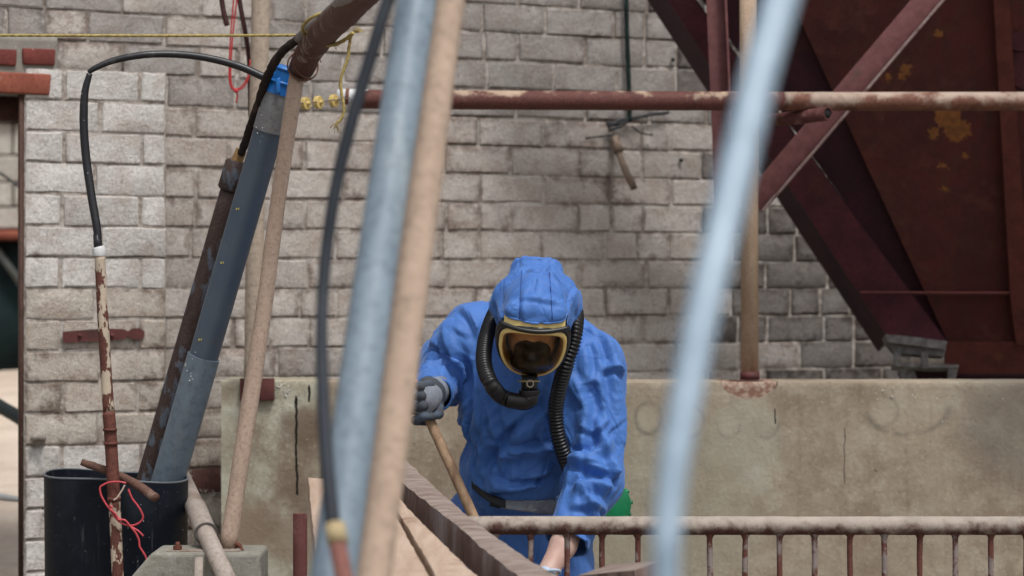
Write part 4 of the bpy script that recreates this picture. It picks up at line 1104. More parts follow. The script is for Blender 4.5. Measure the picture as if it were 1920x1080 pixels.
# ================================================================ FOREGROUND POLES AND HOSE (out of focus)
def ext(a, b, z):
    """carry the line a-b on until height z"""
    a, b = Vector(a), Vector(b); t = (z - a.z) / (b.z - a.z); return a + (b - a) * t
M_fpvc = m_dusty('weathered_blue_grey_pipe', (.225, .290, .345, 1), (.175, .230, .280, 1), (.31, .36, .39, 1), 6, .45, .1, stretch=(2.5, 2.5, .3), spec=.5)
M_ftan = m_dusty('weathered_tan_pole', (.46, .345, .265, 1), (.40, .30, .23, 1), (.22, .15, .125, 1), 7, .85, .2, stretch=(2, 2, .5))
a0, a1 = W(781, 0, 4.30), W(625, 1080, 3.95)
up_ = ext(a0, a1, 2.45); dn_ = ext(a0, a1, 0.0)
obj('near_grey_pipe', tube(resample([up_, a0, a0.lerp(a1, .5) + Vector((-.003, 0, 0)), a1, dn_], 24)[0], [rmm(38, 4.25), rmm(38, 4.25), rmm(46, 4.0), rmm(46, 4)], 36), M_fpvc, label='near blurred blue grey pipe leaning left beside the near tan pole', cat='pipe')
a0, a1 = W(841, 0, 4.36), W(697, 1080, 4.02)
up_ = ext(a0, a1, 2.45); dn_ = ext(a0, a1, 0.0)
obj('near_tan_pole', tube(resample([up_, a0, a1, dn_], 24)[0], [rmm(29, 4.36), rmm(37, 4.0), rmm(40, 4)], 30, rough=.0015, scale=10), M_ftan, label='near blurred tan pole leaning left against the near blue grey pipe', cat='pole')
NH = empty('near_black_hose', W(640, 1180, 4.0), 'near blurred black hose taped onto a rusty pipe near the bottom', 'hose')
hq = [(790, -160, 4.2), (728, 0, 4.16), (700, 90, 4.14), (660, 225, 4.12), (630, 350, 4.1), (611, 480, 4.08), (603, 610, 4.03), (606, 750, 3.97), (614, 880, 3.89), (624, 985, 3.84)]
M_fh = m_dusty('near_black_sheath', (.018, .022, .030, 1), (.030, .036, .045, 1), (.055, .06, .065, 1), 12, .6, .2)
obj('hose', tube(tpx(hq, 8), [rmm(12.5, 4.2), rmm(12.5, 4.1), rmm(11.5, 4.1), rmm(14, 4)], 16), M_fh, NH)
obj('tape', tube([W(628, 984, 3.835), W(634, 1020, 3.82)], [rmm(19, 3.83), rmm(20, 3.83)], 18, rough=.001, scale=40), m_dusty('yellow_masking_tape', (.46, .37, .22, 1), (.36, .28, .15, 1), (.55, .53, .45, 1), 30, .7), NH)
rb = W(650, 1110, 3.79)
obj('rusty_pipe', tube(resample([W(632, 1012, 3.822), W(641, 1060, 3.805), rb, ext(W(632, 1012, 3.822), rb, 0.0)], 12)[0], rmm(16, 4), 18, rough=.001), m_dusty('near_rust', (.215, .095, .075, 1), (.155, .062, .05, 1), (.25, .16, .13, 1), 20, .8), NH)
# strongly blurred pale blue pipe close to the camera
q = [(1500, -110, 2.50), (1464, 0, 2.46), (1424, 140, 2.42), (1390, 280, 2.38), (1357, 420, 2.34), (1323, 560, 2.30), (1294, 700, 2.27), (1270, 830, 2.24), (1254, 950, 2.22), (1247, 1080, 2.20), (1243, 1300, 2.20), (1250, 1900, 2.22)]
pp = tpx(q, 8)
pp = [p for p in pp] + [Vector((pp[-1].x + .01, pp[-1].y + .02, 0.0))]
obj('near_blue_pipe', tube(pp, [.0180, .0176, .0168, .0158, .0142, .0125, .0112, .0110], 28), m_dusty('pale_blue_plastic', (.33, .425, .51, 1), (.26, .35, .435, 1), (.19, .27, .345, 1), 4, .42, .05, stretch=(1, 1, 1), spec=.5), label='very blurred pale blue pipe crossing close in front of the camera, right of the worker', cat='pipe')

# ================================================================ SPECKS OF WHITE DUST
M_fleck = m_plain('white_fleck', (.80, .79, .76, 1), .8)
def fleck(c, s_, rs_):
    V = [c + Vector((rs_.uniform(-1, 1), rs_.uniform(-1, 1), rs_.uniform(-1, 1))).normalized() * s_ * rs_.uniform(.6, 1.3) for _ in range(6)]
    c0 = Vector(c)
    V = [c0 + Vector((s_, 0, 0)) * rs_.uniform(.6, 1.2), c0 - Vector((s_, 0, 0)) * rs_.uniform(.6, 1.2), c0 + Vector((0, s_, 0)), c0 - Vector((0, s_, 0)), c0 + Vector((0, 0, s_)) * rs_.uniform(.5, 1.2), c0 - Vector((0, 0, s_)) * rs_.uniform(.5, 1.2)]
    return V, [(4, 0, 3), (4, 3, 1), (4, 1, 2), (4, 2, 0), (5, 3, 0), (5, 1, 3), (5, 2, 1), (5, 0, 2)]
rf = random.Random(21); fl = []
def sprinkle(n, x0, x1, y0, y1, dfun, s0=.0010, s1=.0024):
    for _ in range(n):
        x, y = rf.uniform(x0, x1), rf.uniform(y0, y1)
        fl.append(fleck(W(x, y, dfun(x, y)), rf.uniform(s0, s1), rf))
dpil = lambda x, y: wd(x, .134); dwal = lambda x, y: wd(x, .014)
sprinkle(26, 60, 310, 90, 230, dpil); sprinkle(30, 50, 310, 230, 1075, dpil, .0008, .0020)
sprinkle(34, 330, 660, 0, 700, dwal, .0010, .0022); sprinkle(18, 700, 1300, 40, 700, dwal, .0008, .0018)
sprinkle(16, 0, 310, 84, 100, dpil)
sprinkle(22, 424, 596, 725, 900, lambda x, y: DL - .004, .0012, .0026); sprinkle(24, 515, 545, 718, 745, lambda x, y: DL - .005, .0015, .0032)
sprinkle(26, 358, 416, 918, 932, dwal, .0014, .003); sprinkle(10, 358, 366, 880, 925, dwal, .0014, .0025)
sprinkle(40, 620, 1915, 722, 960, lambda x, y: DW - .004, .0008, .0022); sprinkle(10, 1640, 1900, 726, 748, lambda x, y: DW - .005, .0016, .003)
sprinkle(46, 95, 345, 925, 1075, lambda x, y: 7.3 - math.sqrt(max(0, BR ** 2 - ((x - 218) / FPX * 7.2) ** 2)) * .985 - .001, .0005, .0016)
sprinkle(10, 335, 370, 660, 730, lambda x, y: 7.26, .0014, .0026); sprinkle(6, 478, 495, 215, 265, lambda x, y: 7.13, .0012, .0022)
sprinkle(6, 152, 180, 160, 340, lambda x, y: 7.065, .0010, .0018)
obj('white_dust_flecks', join(*fl), M_fleck, kind='stuff')
from mathutils.bvhtree import BVHTree

# ================================================================ THE PERSON
# ---- implicit surfaces on a grid, polygonised with surface nets
def v3(p): return np.array([p[0], p[1], p[2]], dtype=np.float32)
def capsule(a, b, ra, rb):
    a, b = v3(a), v3(b); ab = b - a; L2_ = float(ab @ ab)
    def f(P):
        t = np.clip(((P - a) @ ab) / L2_, 0, 1)
        return np.linalg.norm(P - a - t[..., None] * ab, axis=-1) - (ra + (rb - ra) * t)
    f.bb = (np.minimum(a, b) - max(ra, rb), np.maximum(a, b) + max(ra, rb)); return f
def ell(c, r, ax=None):
    c = v3(c); r = np.array(r, dtype=np.float32)
    M = np.eye(3, dtype=np.float32) if ax is None else np.array([list(q) for q in ax], dtype=np.float32)
    def f(P):
        q = (P - c) @ M.T
        k0 = np.linalg.norm(q / r, axis=-1); k1 = np.linalg.norm(q / (r * r), axis=-1) + 1e-9
        return k0 * (k0 - 1) / k1
    f.bb = (c - r.max(), c + r.max()); return f
def smin(a, b, k):
    h = np.clip(.5 + .5 * (b - a) / k, 0, 1)
    return b + (a - b) * h - k * h * (1 - h)
def union(prims):
    """prims: list of (f, k)"""
    def f(P):
        d = prims[0][0](P)
        for g, k in prims[1:]: d = smin(d, g(P), k)
        return d
    f.bb = (np.min([g.bb[0] for g, k in prims], axis=0), np.max([g.bb[1] for g, k in prims], axis=0))
    return f
class Grid:
    def __init__(s, f, h, pad=.04, lo=None, hi=None):
        s.lo = (f.bb[0] if lo is None else np.array(lo, dtype=np.float32)) - pad
        hi = (f.bb[1] if hi is None else np.array(hi, dtype=np.float32)) + pad
        s.n = np.ceil((hi - s.lo) / h).astype(int) + 1; s.h = h
        g = [s.lo[i] + h * np.arange(s.n[i], dtype=np.float32) for i in range(3)]
        s.v = np.empty(tuple(s.n), dtype=np.float32)
        Y, Z = np.meshgrid(g[1], g[2], indexing='ij')
        for i in range(s.n[0]):
            s.v[i] = f(np.stack([np.full_like(Y, g[0][i]), Y, Z], -1))
    def sample(s, P):
        q = (P - s.lo) / s.h
        q = np.clip(q, 0, np.array(s.n) - 1.001); i = q.astype(int); t = q - i
        x, y, z = i[:, 0], i[:, 1], i[:, 2]; a, b, c = t[:, 0], t[:, 1], t[:, 2]; v = s.v
        c00 = v[x, y, z] * (1 - a) + v[x + 1, y, z] * a; c10 = v[x, y + 1, z] * (1 - a) + v[x + 1, y + 1, z] * a
        c01 = v[x, y, z + 1] * (1 - a) + v[x + 1, y, z + 1] * a; c11 = v[x, y + 1, z + 1] * (1 - a) + v[x + 1, y + 1, z + 1] * a
        c0 = c00 * (1 - b) + c10 * b; c1 = c01 * (1 - b) + c11 * b
        return c0 * (1 - c) + c1 * c
    def grad(s, P):
        e = s.h * .7; o = []
        for k in range(3):
            d = np.zeros(3); d[k] = e
            o.append(s.sample(P + d) - s.sample(P - d))
        g = np.stack(o, -1)
        return g / (np.linalg.norm(g, axis=1, keepdims=True) + 1e-9)
    def nets(s):
        v = s.v; n = s.n; ins = v < 0
        cx, cy, cz = n[0] - 1, n[1] - 1, n[2] - 1
        acc = np.zeros((cx, cy, cz, 3), dtype=np.float32); cnt = np.zeros((cx, cy, cz), dtype=np.float32)
        for ax in range(3):
            o1, o2 = [k for k in range(3) if k != ax]
            for a in (0, 1):
                for b in (0, 1):
                    sl = [None] * 3; sh = [None] * 3
                    sl[o1] = slice(a, a + n[o1] - 1); sl[o2] = slice(b, b + n[o2] - 1); sh[o1], sh[o2] = sl[o1], sl[o2]
                    sl[ax] = slice(0, n[ax] - 1); sh[ax] = slice(1, n[ax])
                    v0, v1 = v[tuple(sl)], v[tuple(sh)]
                    m_ = (v0 < 0) != (v1 < 0)
                    t = np.where(m_, v0 / (v0 - v1 + 1e-12), 0)
                    acc[..., ax] += t; acc[..., o1] += np.where(m_, a, 0); acc[..., o2] += np.where(m_, b, 0); cnt += m_
        act = cnt > 0
        idx = -np.ones((cx, cy, cz), dtype=np.int64); idx[act] = np.arange(act.sum())
        ci = np.argwhere(act)
        P = s.lo + s.h * (ci + acc[act] / cnt[act][:, None])
        Q = []
        for ax in range(3):
            o1, o2 = [(1, 2), (2, 0), (0, 1)][ax]
            sl = [slice(1, n[k] - 1) for k in range(3)]; sl[ax] = slice(0, n[ax] - 1)
            sh = list(sl); sh[ax] = slice(1, n[ax])
            a_, b_ = ins[tuple(sl)], ins[tuple(sh)]
            for flip in (False, True):
                w_ = np.argwhere((a_ & ~b_) if not flip else (~a_ & b_))
                if not len(w_): continue
                base = w_.copy()
                for k in range(3):
                    if k != ax: base[:, k] += 1
                def id_(d1, d2):
                    q = base.copy(); q[:, o1] += d1; q[:, o2] += d2; return idx[q[:, 0], q[:, 1], q[:, 2]]
                quad = np.stack([id_(-1, -1), id_(0, -1), id_(0, 0), id_(-1, 0)], 1)
                Q.append(quad[:, ::-1] if flip else quad)
        Q = np.concatenate(Q); Q = Q[(Q >= 0).all(1)]
        return P.astype(np.float64), Q
    def snap(s, P, it=4):
        for _ in range(it): P = P - s.grad(P) * s.sample(P)[:, None]
        return P
def edges_of(Q):
    E = np.concatenate([Q[:, [0, 1]], Q[:, [1, 2]], Q[:, [2, 3]], Q[:, [3, 0]]]); E.sort(axis=1)
    return np.unique(E, axis=0)
def smoothmesh(P, E, it, lam=.5):
    n = len(P); deg = np.bincount(E.ravel(), minlength=n)[:, None] + 1e-9
    for _ in range(it):
        S = np.stack([np.bincount(E[:, 0], P[E[:, 1], k], n) + np.bincount(E[:, 1], P[E[:, 0], k], n) for k in range(3)], 1)
        P = P + lam * (S / deg - P)
    return P
def body_mesh(f, h, it=3, **kw):
    g = Grid(f, h, **kw); P, Q = g.nets(); E = edges_of(Q)
    P = smoothmesh(P, E, it); P = g.snap(P, 3)
    return g, P, Q, E
def perlin(P, s, seed=0):
    return np.array([mnoise.noise(Vector((x * s + seed, y * s + seed * .37, z * s - seed))) for x, y, z in P])

def cloth(P, Q, E, inner, outer, excess, iters, pin=None, grav=2e-4, bend=.06, omax=.035, imin=.003, seed=1, init=.006, pscale=9.0, strokes=()):
    """relax a slack garment over the body: edges want to be longer than the body lets them, so it buckles into folds"""
    n = len(P)
    D = np.concatenate([Q[:, [0, 2]], Q[:, [1, 3]]])
    A_ = np.concatenate([E, D]); L0_ = np.linalg.norm(P[A_[:, 0]] - P[A_[:, 1]], axis=1)
    ex = excess(P) if callable(excess) else np.full(n, excess)
    L = L0_ * (1 + .5 * (ex[A_[:, 0]] + ex[A_[:, 1]]))
    G0 = outer.grad(P)
    P = P + G0 * (init * (1.6 * (.25 - np.abs(perlin(P, pscale, seed))) + .9 * (np.abs(perlin(P, pscale * 1.7, seed + 5)) - .25)))[:, None]
    for pts, amp, wid in strokes:
        C = np.array([tuple(q) for q in pts]); best = np.full(n, 9.0); 
        for a, b in zip(C[:-1], C[1:]):
            ab = b - a; t = np.clip(((P - a) @ ab) / (ab @ ab), 0, 1)
            best = np.minimum(best, np.linalg.norm((P - a - t[:, None] * ab), axis=1))
        P = P + G0 * (amp * 1.5 * np.exp(-(best / wid) ** 2))[:, None]
    deg = np.bincount(A_.ravel(), minlength=n)[:, None] + 1e-9
    degE = np.bincount(E.ravel(), minlength=n)[:, None] + 1e-9
    i, j = A_[:, 0], A_[:, 1]
    w = np.ones(n) if pin is None else 1 - pin
    P0 = P.copy(); vel = np.zeros_like(P)
    for it in range(iters):
        prev = P
        P = P + vel * .9; P[:, 2] -= grav * w
        for _ in range(2):
            d = P[j] - P[i]; l = np.linalg.norm(d, axis=1) + 1e-9
            c = d * (((l - L) / l) * .5)[:, None]
            S = np.stack([np.bincount(i, c[:, k], n) - np.bincount(j, c[:, k], n) for k in range(3)], 1)
            P = P + S / deg * 2.6 * w[:, None]
        S = np.stack([np.bincount(E[:, 0], P[E[:, 1], k], n) + np.bincount(E[:, 1], P[E[:, 0], k], n) for k in range(3)], 1)
        P = P + bend * (S / degE - P) * w[:, None]
        s_ = inner.sample(P); m_ = s_ < imin
        if m_.any(): P[m_] += inner.grad(P[m_]) * (imin - s_[m_])[:, None]
        s_ = outer.sample(P); m_ = s_ > omax
        if m_.any(): P[m_] -= outer.grad(P[m_]) * (s_[m_] - omax)[:, None] * .6
        vel = P - prev
    return P

def creases(P, grid, items, gain=1.0):
    """sharp folds: gentle on one flank, steep on the other, a valley behind"""
    N_ = grid.grad(P); out = np.zeros(len(P))
    for it_ in items:
        if isinstance(it_[0], str):
            out += long_crease(P, N_, grid, *it_[1:]); continue
        c, t, L_, w_, amp, bend_ = it_
        c = np.array(c); rel = P - c; near = np.where((np.abs(rel) < L_ * 1.3 + w_).all(1))[0]
        if not len(near): continue
        n0 = grid.grad(c[None])[0]; t = np.array(t); t = t - n0 * (t @ n0); t /= np.linalg.norm(t) + 1e-9; s_ = np.cross(n0, t)
        rr_ = rel[near]; facing = (N_[near] @ n0) > .1
        x = rr_ @ t / L_; y = rr_ @ s_ / w_ + bend_ * x * x
        tp = np.clip(1 - x * x, 0, 1) * facing
        pr = np.where(y >= 0, np.maximum(0, 1 - y), np.maximum(0, 1 + 4.5 * y)) - .45 * np.maximum(0, 1 - np.abs(y + .48) / .30)
        out[near] += amp * tp * pr
    return P + N_ * (out * gain)[:, None]
def facets(P, cell, amp, seed, stretch=(1, 1, 1), cap=.5):
    """crumpled stiff cloth: flat facets meeting in straight creases"""
    rs_ = np.random.RandomState(seed); S_c = P * np.array(stretch) / cell
    lo, hi = S_c.min(0) - 1, S_c.max(0) + 1
    n = (np.ceil(hi - lo)).astype(int) + 1
    pts = rs_.rand(n[0], n[1], n[2], 3)
    base = np.floor(S_c - lo).astype(int); f = S_c - lo
    D = []
    for dx in (-1, 0, 1):
        for dy in (-1, 0, 1):
            for dz in (-1, 0, 1):
                c = np.clip(base + np.array((dx, dy, dz)), 0, n - 1)
                D.append(np.linalg.norm(c + pts[c[:, 0], c[:, 1], c[:, 2]] - f, axis=1))
    D = np.sort(np.stack(D), axis=0)
    return amp * (np.minimum(D[1] - D[0], cap) / cap - .5)
def line_creases(pts, amp, wid, flip=1):
    C = np.array([tuple(q) for q in catmull([Vector(p) for p in pts], 6)])
    return [('line', C, amp, wid, flip)]
def long_crease(P, N_, grid, C, amp, wid, flip):
    """one fold followed along its whole length"""
    best = np.full(len(P), 9.0); sgn = np.zeros(len(P)); uu = np.zeros(len(P)); n = len(C) - 1
    # slide the drawn line onto the cloth
    C = C.copy()
    for _ in range(6): C = C - grid.grad(C) * (grid.sample(C))[:, None] * .8
    nc = grid.grad(C); face = np.zeros(len(P), dtype=bool)
    for k in range(n):
        a, b = C[k], C[k + 1]; ab = b - a; t = np.clip(((P - a) @ ab) / (ab @ ab + 1e-12), 0, 1)
        v = P - a - t[:, None] * ab; d = np.linalg.norm(v, axis=1); m_ = d < best
        sd_ = np.cross(nc[k], ab); sd_ /= np.linalg.norm(sd_) + 1e-9
        best[m_] = d[m_]; sgn[m_] = np.sign(v[m_] @ sd_); uu[m_] = (k + t[m_]) / n; face[m_] = (N_[m_] @ nc[k]) > .1
    y = best * sgn * flip / wid
    tp = np.clip(np.sin(np.pi * np.clip(uu, 0, 1)), 0, 1) ** .6 * face
    pr = np.where(y >= 0, np.maximum(0, 1 - y), np.maximum(0, 1 + 3.2 * y)) - .5 * np.maximum(0, 1 - np.abs(y + .55) / .35)
    return amp * .8 * tp * pr

def scatter(P, grid, k, rs_, lo, hi, tdir, spread, L_, w_, amp):
    """random creases at surface points inside the box lo..hi"""
    idx = np.where(((P >= np.array(lo)) & (P <= np.array(hi))).all(1))[0]; res = []
    if not len(idx): return res
    for _ in range(k):
        p = P[idx[rs_.randrange(len(idx))]]
        t = Vector(tdir); t = Quaternion((0, -1, 0), rs_.uniform(-spread, spread)) @ t
        sg = rs_.choice((-1, 1))
        res.append((p, tuple(t * sg), rs_.uniform(*L_), rs_.uniform(*w_), rs_.uniform(*amp), rs_.uniform(-.6, .6)))
    return res

def cut(o, co, no, region=None):
    """open the garment: drop everything beyond the plane (inside region)"""
    me = o.data; bm = bmesh.new(); bm.from_mesh(me)
    off = wloc(o); co = Vector(co) - off; no = Vector(no)
    geom = [f for f in bm.faces if region is None or region(f.calc_center_median() + off)]
    ge = set(geom); 
    for f in geom: ge.update(f.edges); ge.update(f.verts)
    bmesh.ops.bisect_plane(bm, geom=list(ge), plane_co=co, plane_no=no, dist=1e-5)
    dl = [f for f in bm.faces if (f.calc_center_median() - co).dot(no) > 0 and (region is None or region(f.calc_center_median() + off))]
    bmesh.ops.delete(bm, geom=dl, context='FACES')
    bm.to_mesh(me); bm.free()
def rim(o, r, near=None):
    """a rolled hem along the open edges"""
    me = o.data; off = wloc(o)
    from collections import defaultdict
    cnt = defaultdict(int)
    for p in me.polygons:
        for k in p.edge_keys: cnt[k] += 1
    nb_ = defaultdict(list)
    for (a, b), c in cnt.items():
        if c == 1: nb_[a].append(b); nb_[b].append(a)
    seen = set(); loops = []
    for s_ in list(nb_):
        if s_ in seen: continue
        lp = [s_]; seen.add(s_); cur = s_
        while True:
            nx = [q for q in nb_[cur] if q not in seen]
            if not nx: break
            cur = nx[0]; seen.add(cur); lp.append(cur)
        if len(lp) > 12: loops.append([me.vertices[i].co + off for i in lp])
    return loops

P_D = 7.2
PERSON = empty('person', W(990, 1622, 7.3), 'person in blue hooded coverall and full face respirator bending over the railing', 'person')
SH_L, SH_R = W(884, 630, 7.22), W(1113, 684, 7.18)
EL_L, WR_L = W(840, 684, 7.34), W(811, 737, 7.08)
EL_R, WR_R = W(1114, 895, 7.08), W(1056, 1022, 6.96)
HAND_R = W(1020, 1085, 6.90)
def suit(g, cap=0.0):
    """g = looseness of the cloth over the body"""
    pr = [(ell(W(1000, 735, 7.22), (.178 + g, .120 + g, .20 + g)), .05),
          (capsule(W(905, 645, 7.26), W(1070, 668, 7.25), .085 + g, .080 + g), .07),
          (ell(W(980, 650, 7.33), (.160 + g, .10 + g, .125 + g)), .06),
          (ell(W(965, 885, 7.27), (.132 + g * 1.1, .115 + g, .10 + g)), .05),
          (ell(W(968, 1000, 7.42), (.160 + g, .135 + g, .13 + g)), .04),
          (ell(W(900, 985, 7.50), (.09 + g, .09 + g, .10 + g)), .05),
          (capsule(SH_L, EL_L, .064 + g, .058 + g), .045),
          (capsule(EL_L, WR_L, .058 + g, .030 + g), .03),
          (capsule(SH_R, EL_R, .070 + g, .052 + g), .05),
          (capsule(EL_R, WR_R, .052 + g * 1.1, .034 + g), .04),
          (capsule(W(925, 1030, 7.42), W(905, 1320, 7.22), .088 + g, .068 + g), .05),
          (capsule(W(905, 1320, 7.22), W(900, 1570, 7.38), .068 + g, .05 + g), .03),
          (capsule(W(1040, 1030, 7.42), W(1075, 1320, 7.20), .088 + g, .068 + g), .05),
          (capsule(W(1075, 1320, 7.20), W(1085, 1570, 7.36), .068 + g, .05 + g), .03)]
    return union(pr)
M_blue = Mt('blue_coverall_fabric', .62, spec=.35)
m = M_blue
n1 = m.noise(6, 5, .6); n2 = m.noise(500, 2, .5)
c = m.mix(m.step(n1, .3, .75), (.058, .165, .475, 1), (.048, .142, .420, 1))
m.color(c); 
m.b.inputs['Sheen Weight'].default_value = .2; m.b.inputs['Sheen Roughness'].default_value = .45; m.b.inputs['Sheen Tint'].default_value = (.6, .75, 1, 1)
m.bump(n2, .15, .0006)
cr = m.vor(15, 'DISTANCE_TO_EDGE', vec=m.map((1.1, 1, .7), rot=(.3, .5, .2)))
m.bump(m.ma('MINIMUM', cr, .22), .34, .016)
cr = m.vor(8, 'DISTANCE_TO_EDGE', vec=m.map((1.3, 1, .75), rot=(.6, .3, .5)))
m.bump(m.ma('MINIMUM', cr, .05), .55, .05)
cr = m.vor(34, 'DISTANCE_TO_EDGE', vec=m.map((1.2, 1, .6), rot=(.1, -.6, .4)))
m.bump(m.ma('MINIMUM', cr, .30), .12, .008)
cr = m.noise(26, 3, .5, dist=1.2)
m.bump(m.ma('ABSOLUTE', m.ma('SUBTRACT', cr, .5)), .12, .018)
M_fab = m.m

gin = Grid(suit(.006), .011, pad=.10)
gout, P, Q, E = body_mesh(suit(.022), .0060, it=3, pad=.06)
gzone = Grid(suit(.022), .011, pad=.10)
def excess(P):
    e = np.full(len(P), .17)
    # less slack in the trousers, which stay out of the picture
    e[P[:, 2] < .75] = .03
    return e
pin = np.zeros(len(P))
beltc = W(975, 948, 7.33)
# front folds seen on the garment
S_ = lambda pts, amp, wid: ([W(x, y, d) for x, y, d in pts], amp, wid)
P = cloth(P, Q, E, gin, gzone, .035, 14, grav=1.0e-4, bend=.03, omax=.022, imin=.0015, init=.006, pscale=3.0, seed=3)
LC = lambda pts, amp, wid, flip=1: line_creases([W(*p) for p in pts], amp * 1.55, wid, flip)
rc = random.Random(44)
items = []
# folds read off the garment: viewer's left shoulder and chest
items += LC([(838, 600, 7.2), (850, 660, 7.15), (856, 720, 7.15)], .016, .032)
items += LC([(872, 640, 7.12), (888, 720, 7.10), (884, 800, 7.12), (868, 880, 7.16)], .018, .040)
items += LC([(905, 700, 7.08), (912, 780, 7.08), (930, 840, 7.1)], .013, .034, -1)
items += LC([(1040, 752, 7.05), (1002, 800, 7.03), (950, 842, 7.06), (900, 905, 7.1)], .024, .042)
items += LC([(1018, 800, 7.03), (1008, 845, 7.05), (1030, 860, 7.05)], .014, .030)
items += LC([(925, 850, 7.06), (985, 858, 7.05), (1058, 848, 7.06)], .020, .034, -1)
items += LC([(948, 905, 7.08), (1005, 905, 7.08), (1060, 882, 7.08)], .013, .034)
items += LC([(880, 930, 7.15), (950, 925, 7.1), (1056, 918, 7.1)], .014, .030)
items += LC([(905, 830, 7.1), (925, 852, 7.07), (960, 870, 7.06)], .012, .028, -1)
# viewer's right sleeve
items += LC([(1100, 600, 7.15), (1140, 650, 7.12), (1160, 740, 7.07), (1165, 830, 7.05)], .017, .040)
items += LC([(1062, 855, 7.05), (1110, 842, 6.99), (1160, 815, 7.03)], .020, .034, -1)
items += LC([(1062, 868, 7.05), (1110, 872, 6.99), (1160, 892, 7.03)], .016, .034)
items += LC([(1072, 700, 7.1), (1098, 760, 7.05), (1090, 840, 7.02)], .017, .038, -1)
items += LC([(1120, 700, 7.1), (1150, 690, 7.1), (1182, 705, 7.12)], .016, .028)
items += LC([(1075, 930, 7.0), (1105, 905, 6.99), (1150, 915, 7.03)], .017, .030, -1)
items += LC([(1072, 962, 6.98), (1112, 950, 6.98), (1140, 968, 7.0)], .014, .026)
items += LC([(1115, 770, 7.02), (1135, 830, 7.02), (1150, 900, 7.02)], .015, .034)
items += LC([(1040, 990, 6.96), (1075, 985, 6.94), (1110, 1000, 6.97)], .014, .022)
# viewer's left sleeve, bunched at the elbow
items += LC([(806, 640, 7.25), (835, 650, 7.2), (862, 690, 7.18)], .016, .026)
items += LC([(796, 672, 7.22), (826, 668, 7.2), (858, 715, 7.2)], .016, .024, -1)
items += LC([(790, 700, 7.16), (822, 690, 7.16), (850, 735, 7.2)], .014, .022)
# random smaller creases
items += LC([(930, 765, 7.08), (905, 820, 7.1), (876, 895, 7.14)], .013, .030)
items += LC([(1000, 770, 7.04), (975, 810, 7.04), (950, 835, 7.05)], .012, .026, -1)
items += LC([(892, 735, 7.1), (898, 790, 7.1), (908, 850, 7.1)], .012, .026, -1)
items += LC([(1036, 700, 7.06), (1028, 760, 7.04), (1048, 835, 7.05)], .013, .028)
items += LC([(905, 898, 7.12), (980, 932, 7.08), (1058, 930, 7.08)], .013, .026, -1)
items += LC([(870, 760, 7.14), (862, 830, 7.16), (872, 900, 7.16)], .013, .028, -1)
items += LC([(960, 700, 7.04), (945, 740, 7.05), (925, 800, 7.07)], .011, .030)
items += LC([(1082, 735, 7.06), (1118, 706, 7.03), (1140, 745, 7.03), (1148, 800, 7.03)], .014, .032)
items += LC([(1172, 700, 7.12), (1172, 790, 7.1), (1160, 880, 7.06)], .012, .030, -1)
items += LC([(1075, 795, 7.02), (1115, 800, 6.99), (1160, 780, 7.03)], .011, .026)
items += LC([(1095, 640, 7.14), (1104, 690, 7.1), (1092, 740, 7.08)], .013, .030, -1)
items += LC([(1130, 930, 6.99), (1150, 900, 7.0), (1165, 850, 7.04)], .012, .024)
items += LC([(1090, 905, 6.97), (1100, 935, 6.96), (1120, 965, 6.97)], .012, .022, -1)
items += LC([(905, 950, 7.2), (915, 985, 7.2), (910, 1020, 7.2)], .014, .024) + LC([(860, 930, 7.4), (875, 960, 7.35), (880, 1000, 7.3)], .014, .024, -1)
items += LC([(860, 575, 7.2), (885, 600, 7.15), (900, 640, 7.12)], .012, .028)
items += scatter(P, gzone, 15, rc, W(860, 940, 6.9), W(1060, 640, 7.3), (.75, 0, 1), .45, (.06, .14), (.018, .036), (.004, .010))
items += scatter(P, gzone, 10, rc, W(860, 940, 6.9), W(960, 640, 7.3), (-.15, 0, 1), .3, (.07, .14), (.018, .034), (.006, .011))
items += scatter(P, gzone, 12, rc, W(1060, 1010, 6.8), W(1190, 620, 7.3), (-.25, 0, 1), .4, (.08, .16), (.018, .036), (.005, .010))
items += scatter(P, gzone, 7, rc, W(1060, 1010, 6.8), W(1190, 780, 7.3), (1, 0, .3), .6, (.04, .08), (.014, .026), (.005, .009))
items += scatter(P, gzone, 14, rc, W(780, 760, 6.9), W(880, 590, 7.3), (1, 0, -.35), .6, (.025, .06), (.010, .020), (.004, .009))
items += scatter(P, gzone, 26, rc, W(830, 1080, 6.9), W(1100, 950, 7.6), (.1, 0, 1), .5, (.04, .08), (.012, .024), (.005, .011))
items += scatter(P, gzone, 8, rc, W(850, 600, 7.0), W(960, 540, 7.5), (1, 0, -.5), .8, (.03, .07), (.014, .026), (.003, .007))
P = creases(P, gzone, items, 1.05)
fc = facets(P, .130, .0090, 3, (1.25, 1, .8)) + facets(P + .3, .060, .0012, 8, (1.2, 1, .85))
P = P + gzone.grad(P) * fc[:, None]
P = smoothmesh(P, E, 1, .15)
suit_o = obj('coverall', (P, Q), M_fab, PERSON)
# open the cuffs, close the trouser ends at the boots
dl_ = (WR_L - EL_L).normalized(); dr_ = (WR_R - EL_R).normalized()
cut(suit_o, WR_L - dl_ * .012, dl_, lambda c: (c - WR_L).length < .12)
cut(suit_o, WR_R - dr_ * .016, dr_, lambda c: (c - WR_R).length < .11)
cut(suit_o, (0, 0, .12), (0, 0, -1))
hems = rim(suit_o, .004)
so = suit_o.modifiers.new('thick', 'SOLIDIFY'); so.thickness = .0014; so.offset = -1
for lp in hems:
    lp = lp[::2] + [lp[0]]
    lp = [Vector(p) for p in smoothmesh(np.array([tuple(p) for p in lp]), np.array([[i, (i + 1) % len(lp)] for i in range(len(lp))]), 2)]
    obj('hem', tube(lp, .0034, 8), M_fab, PERSON)

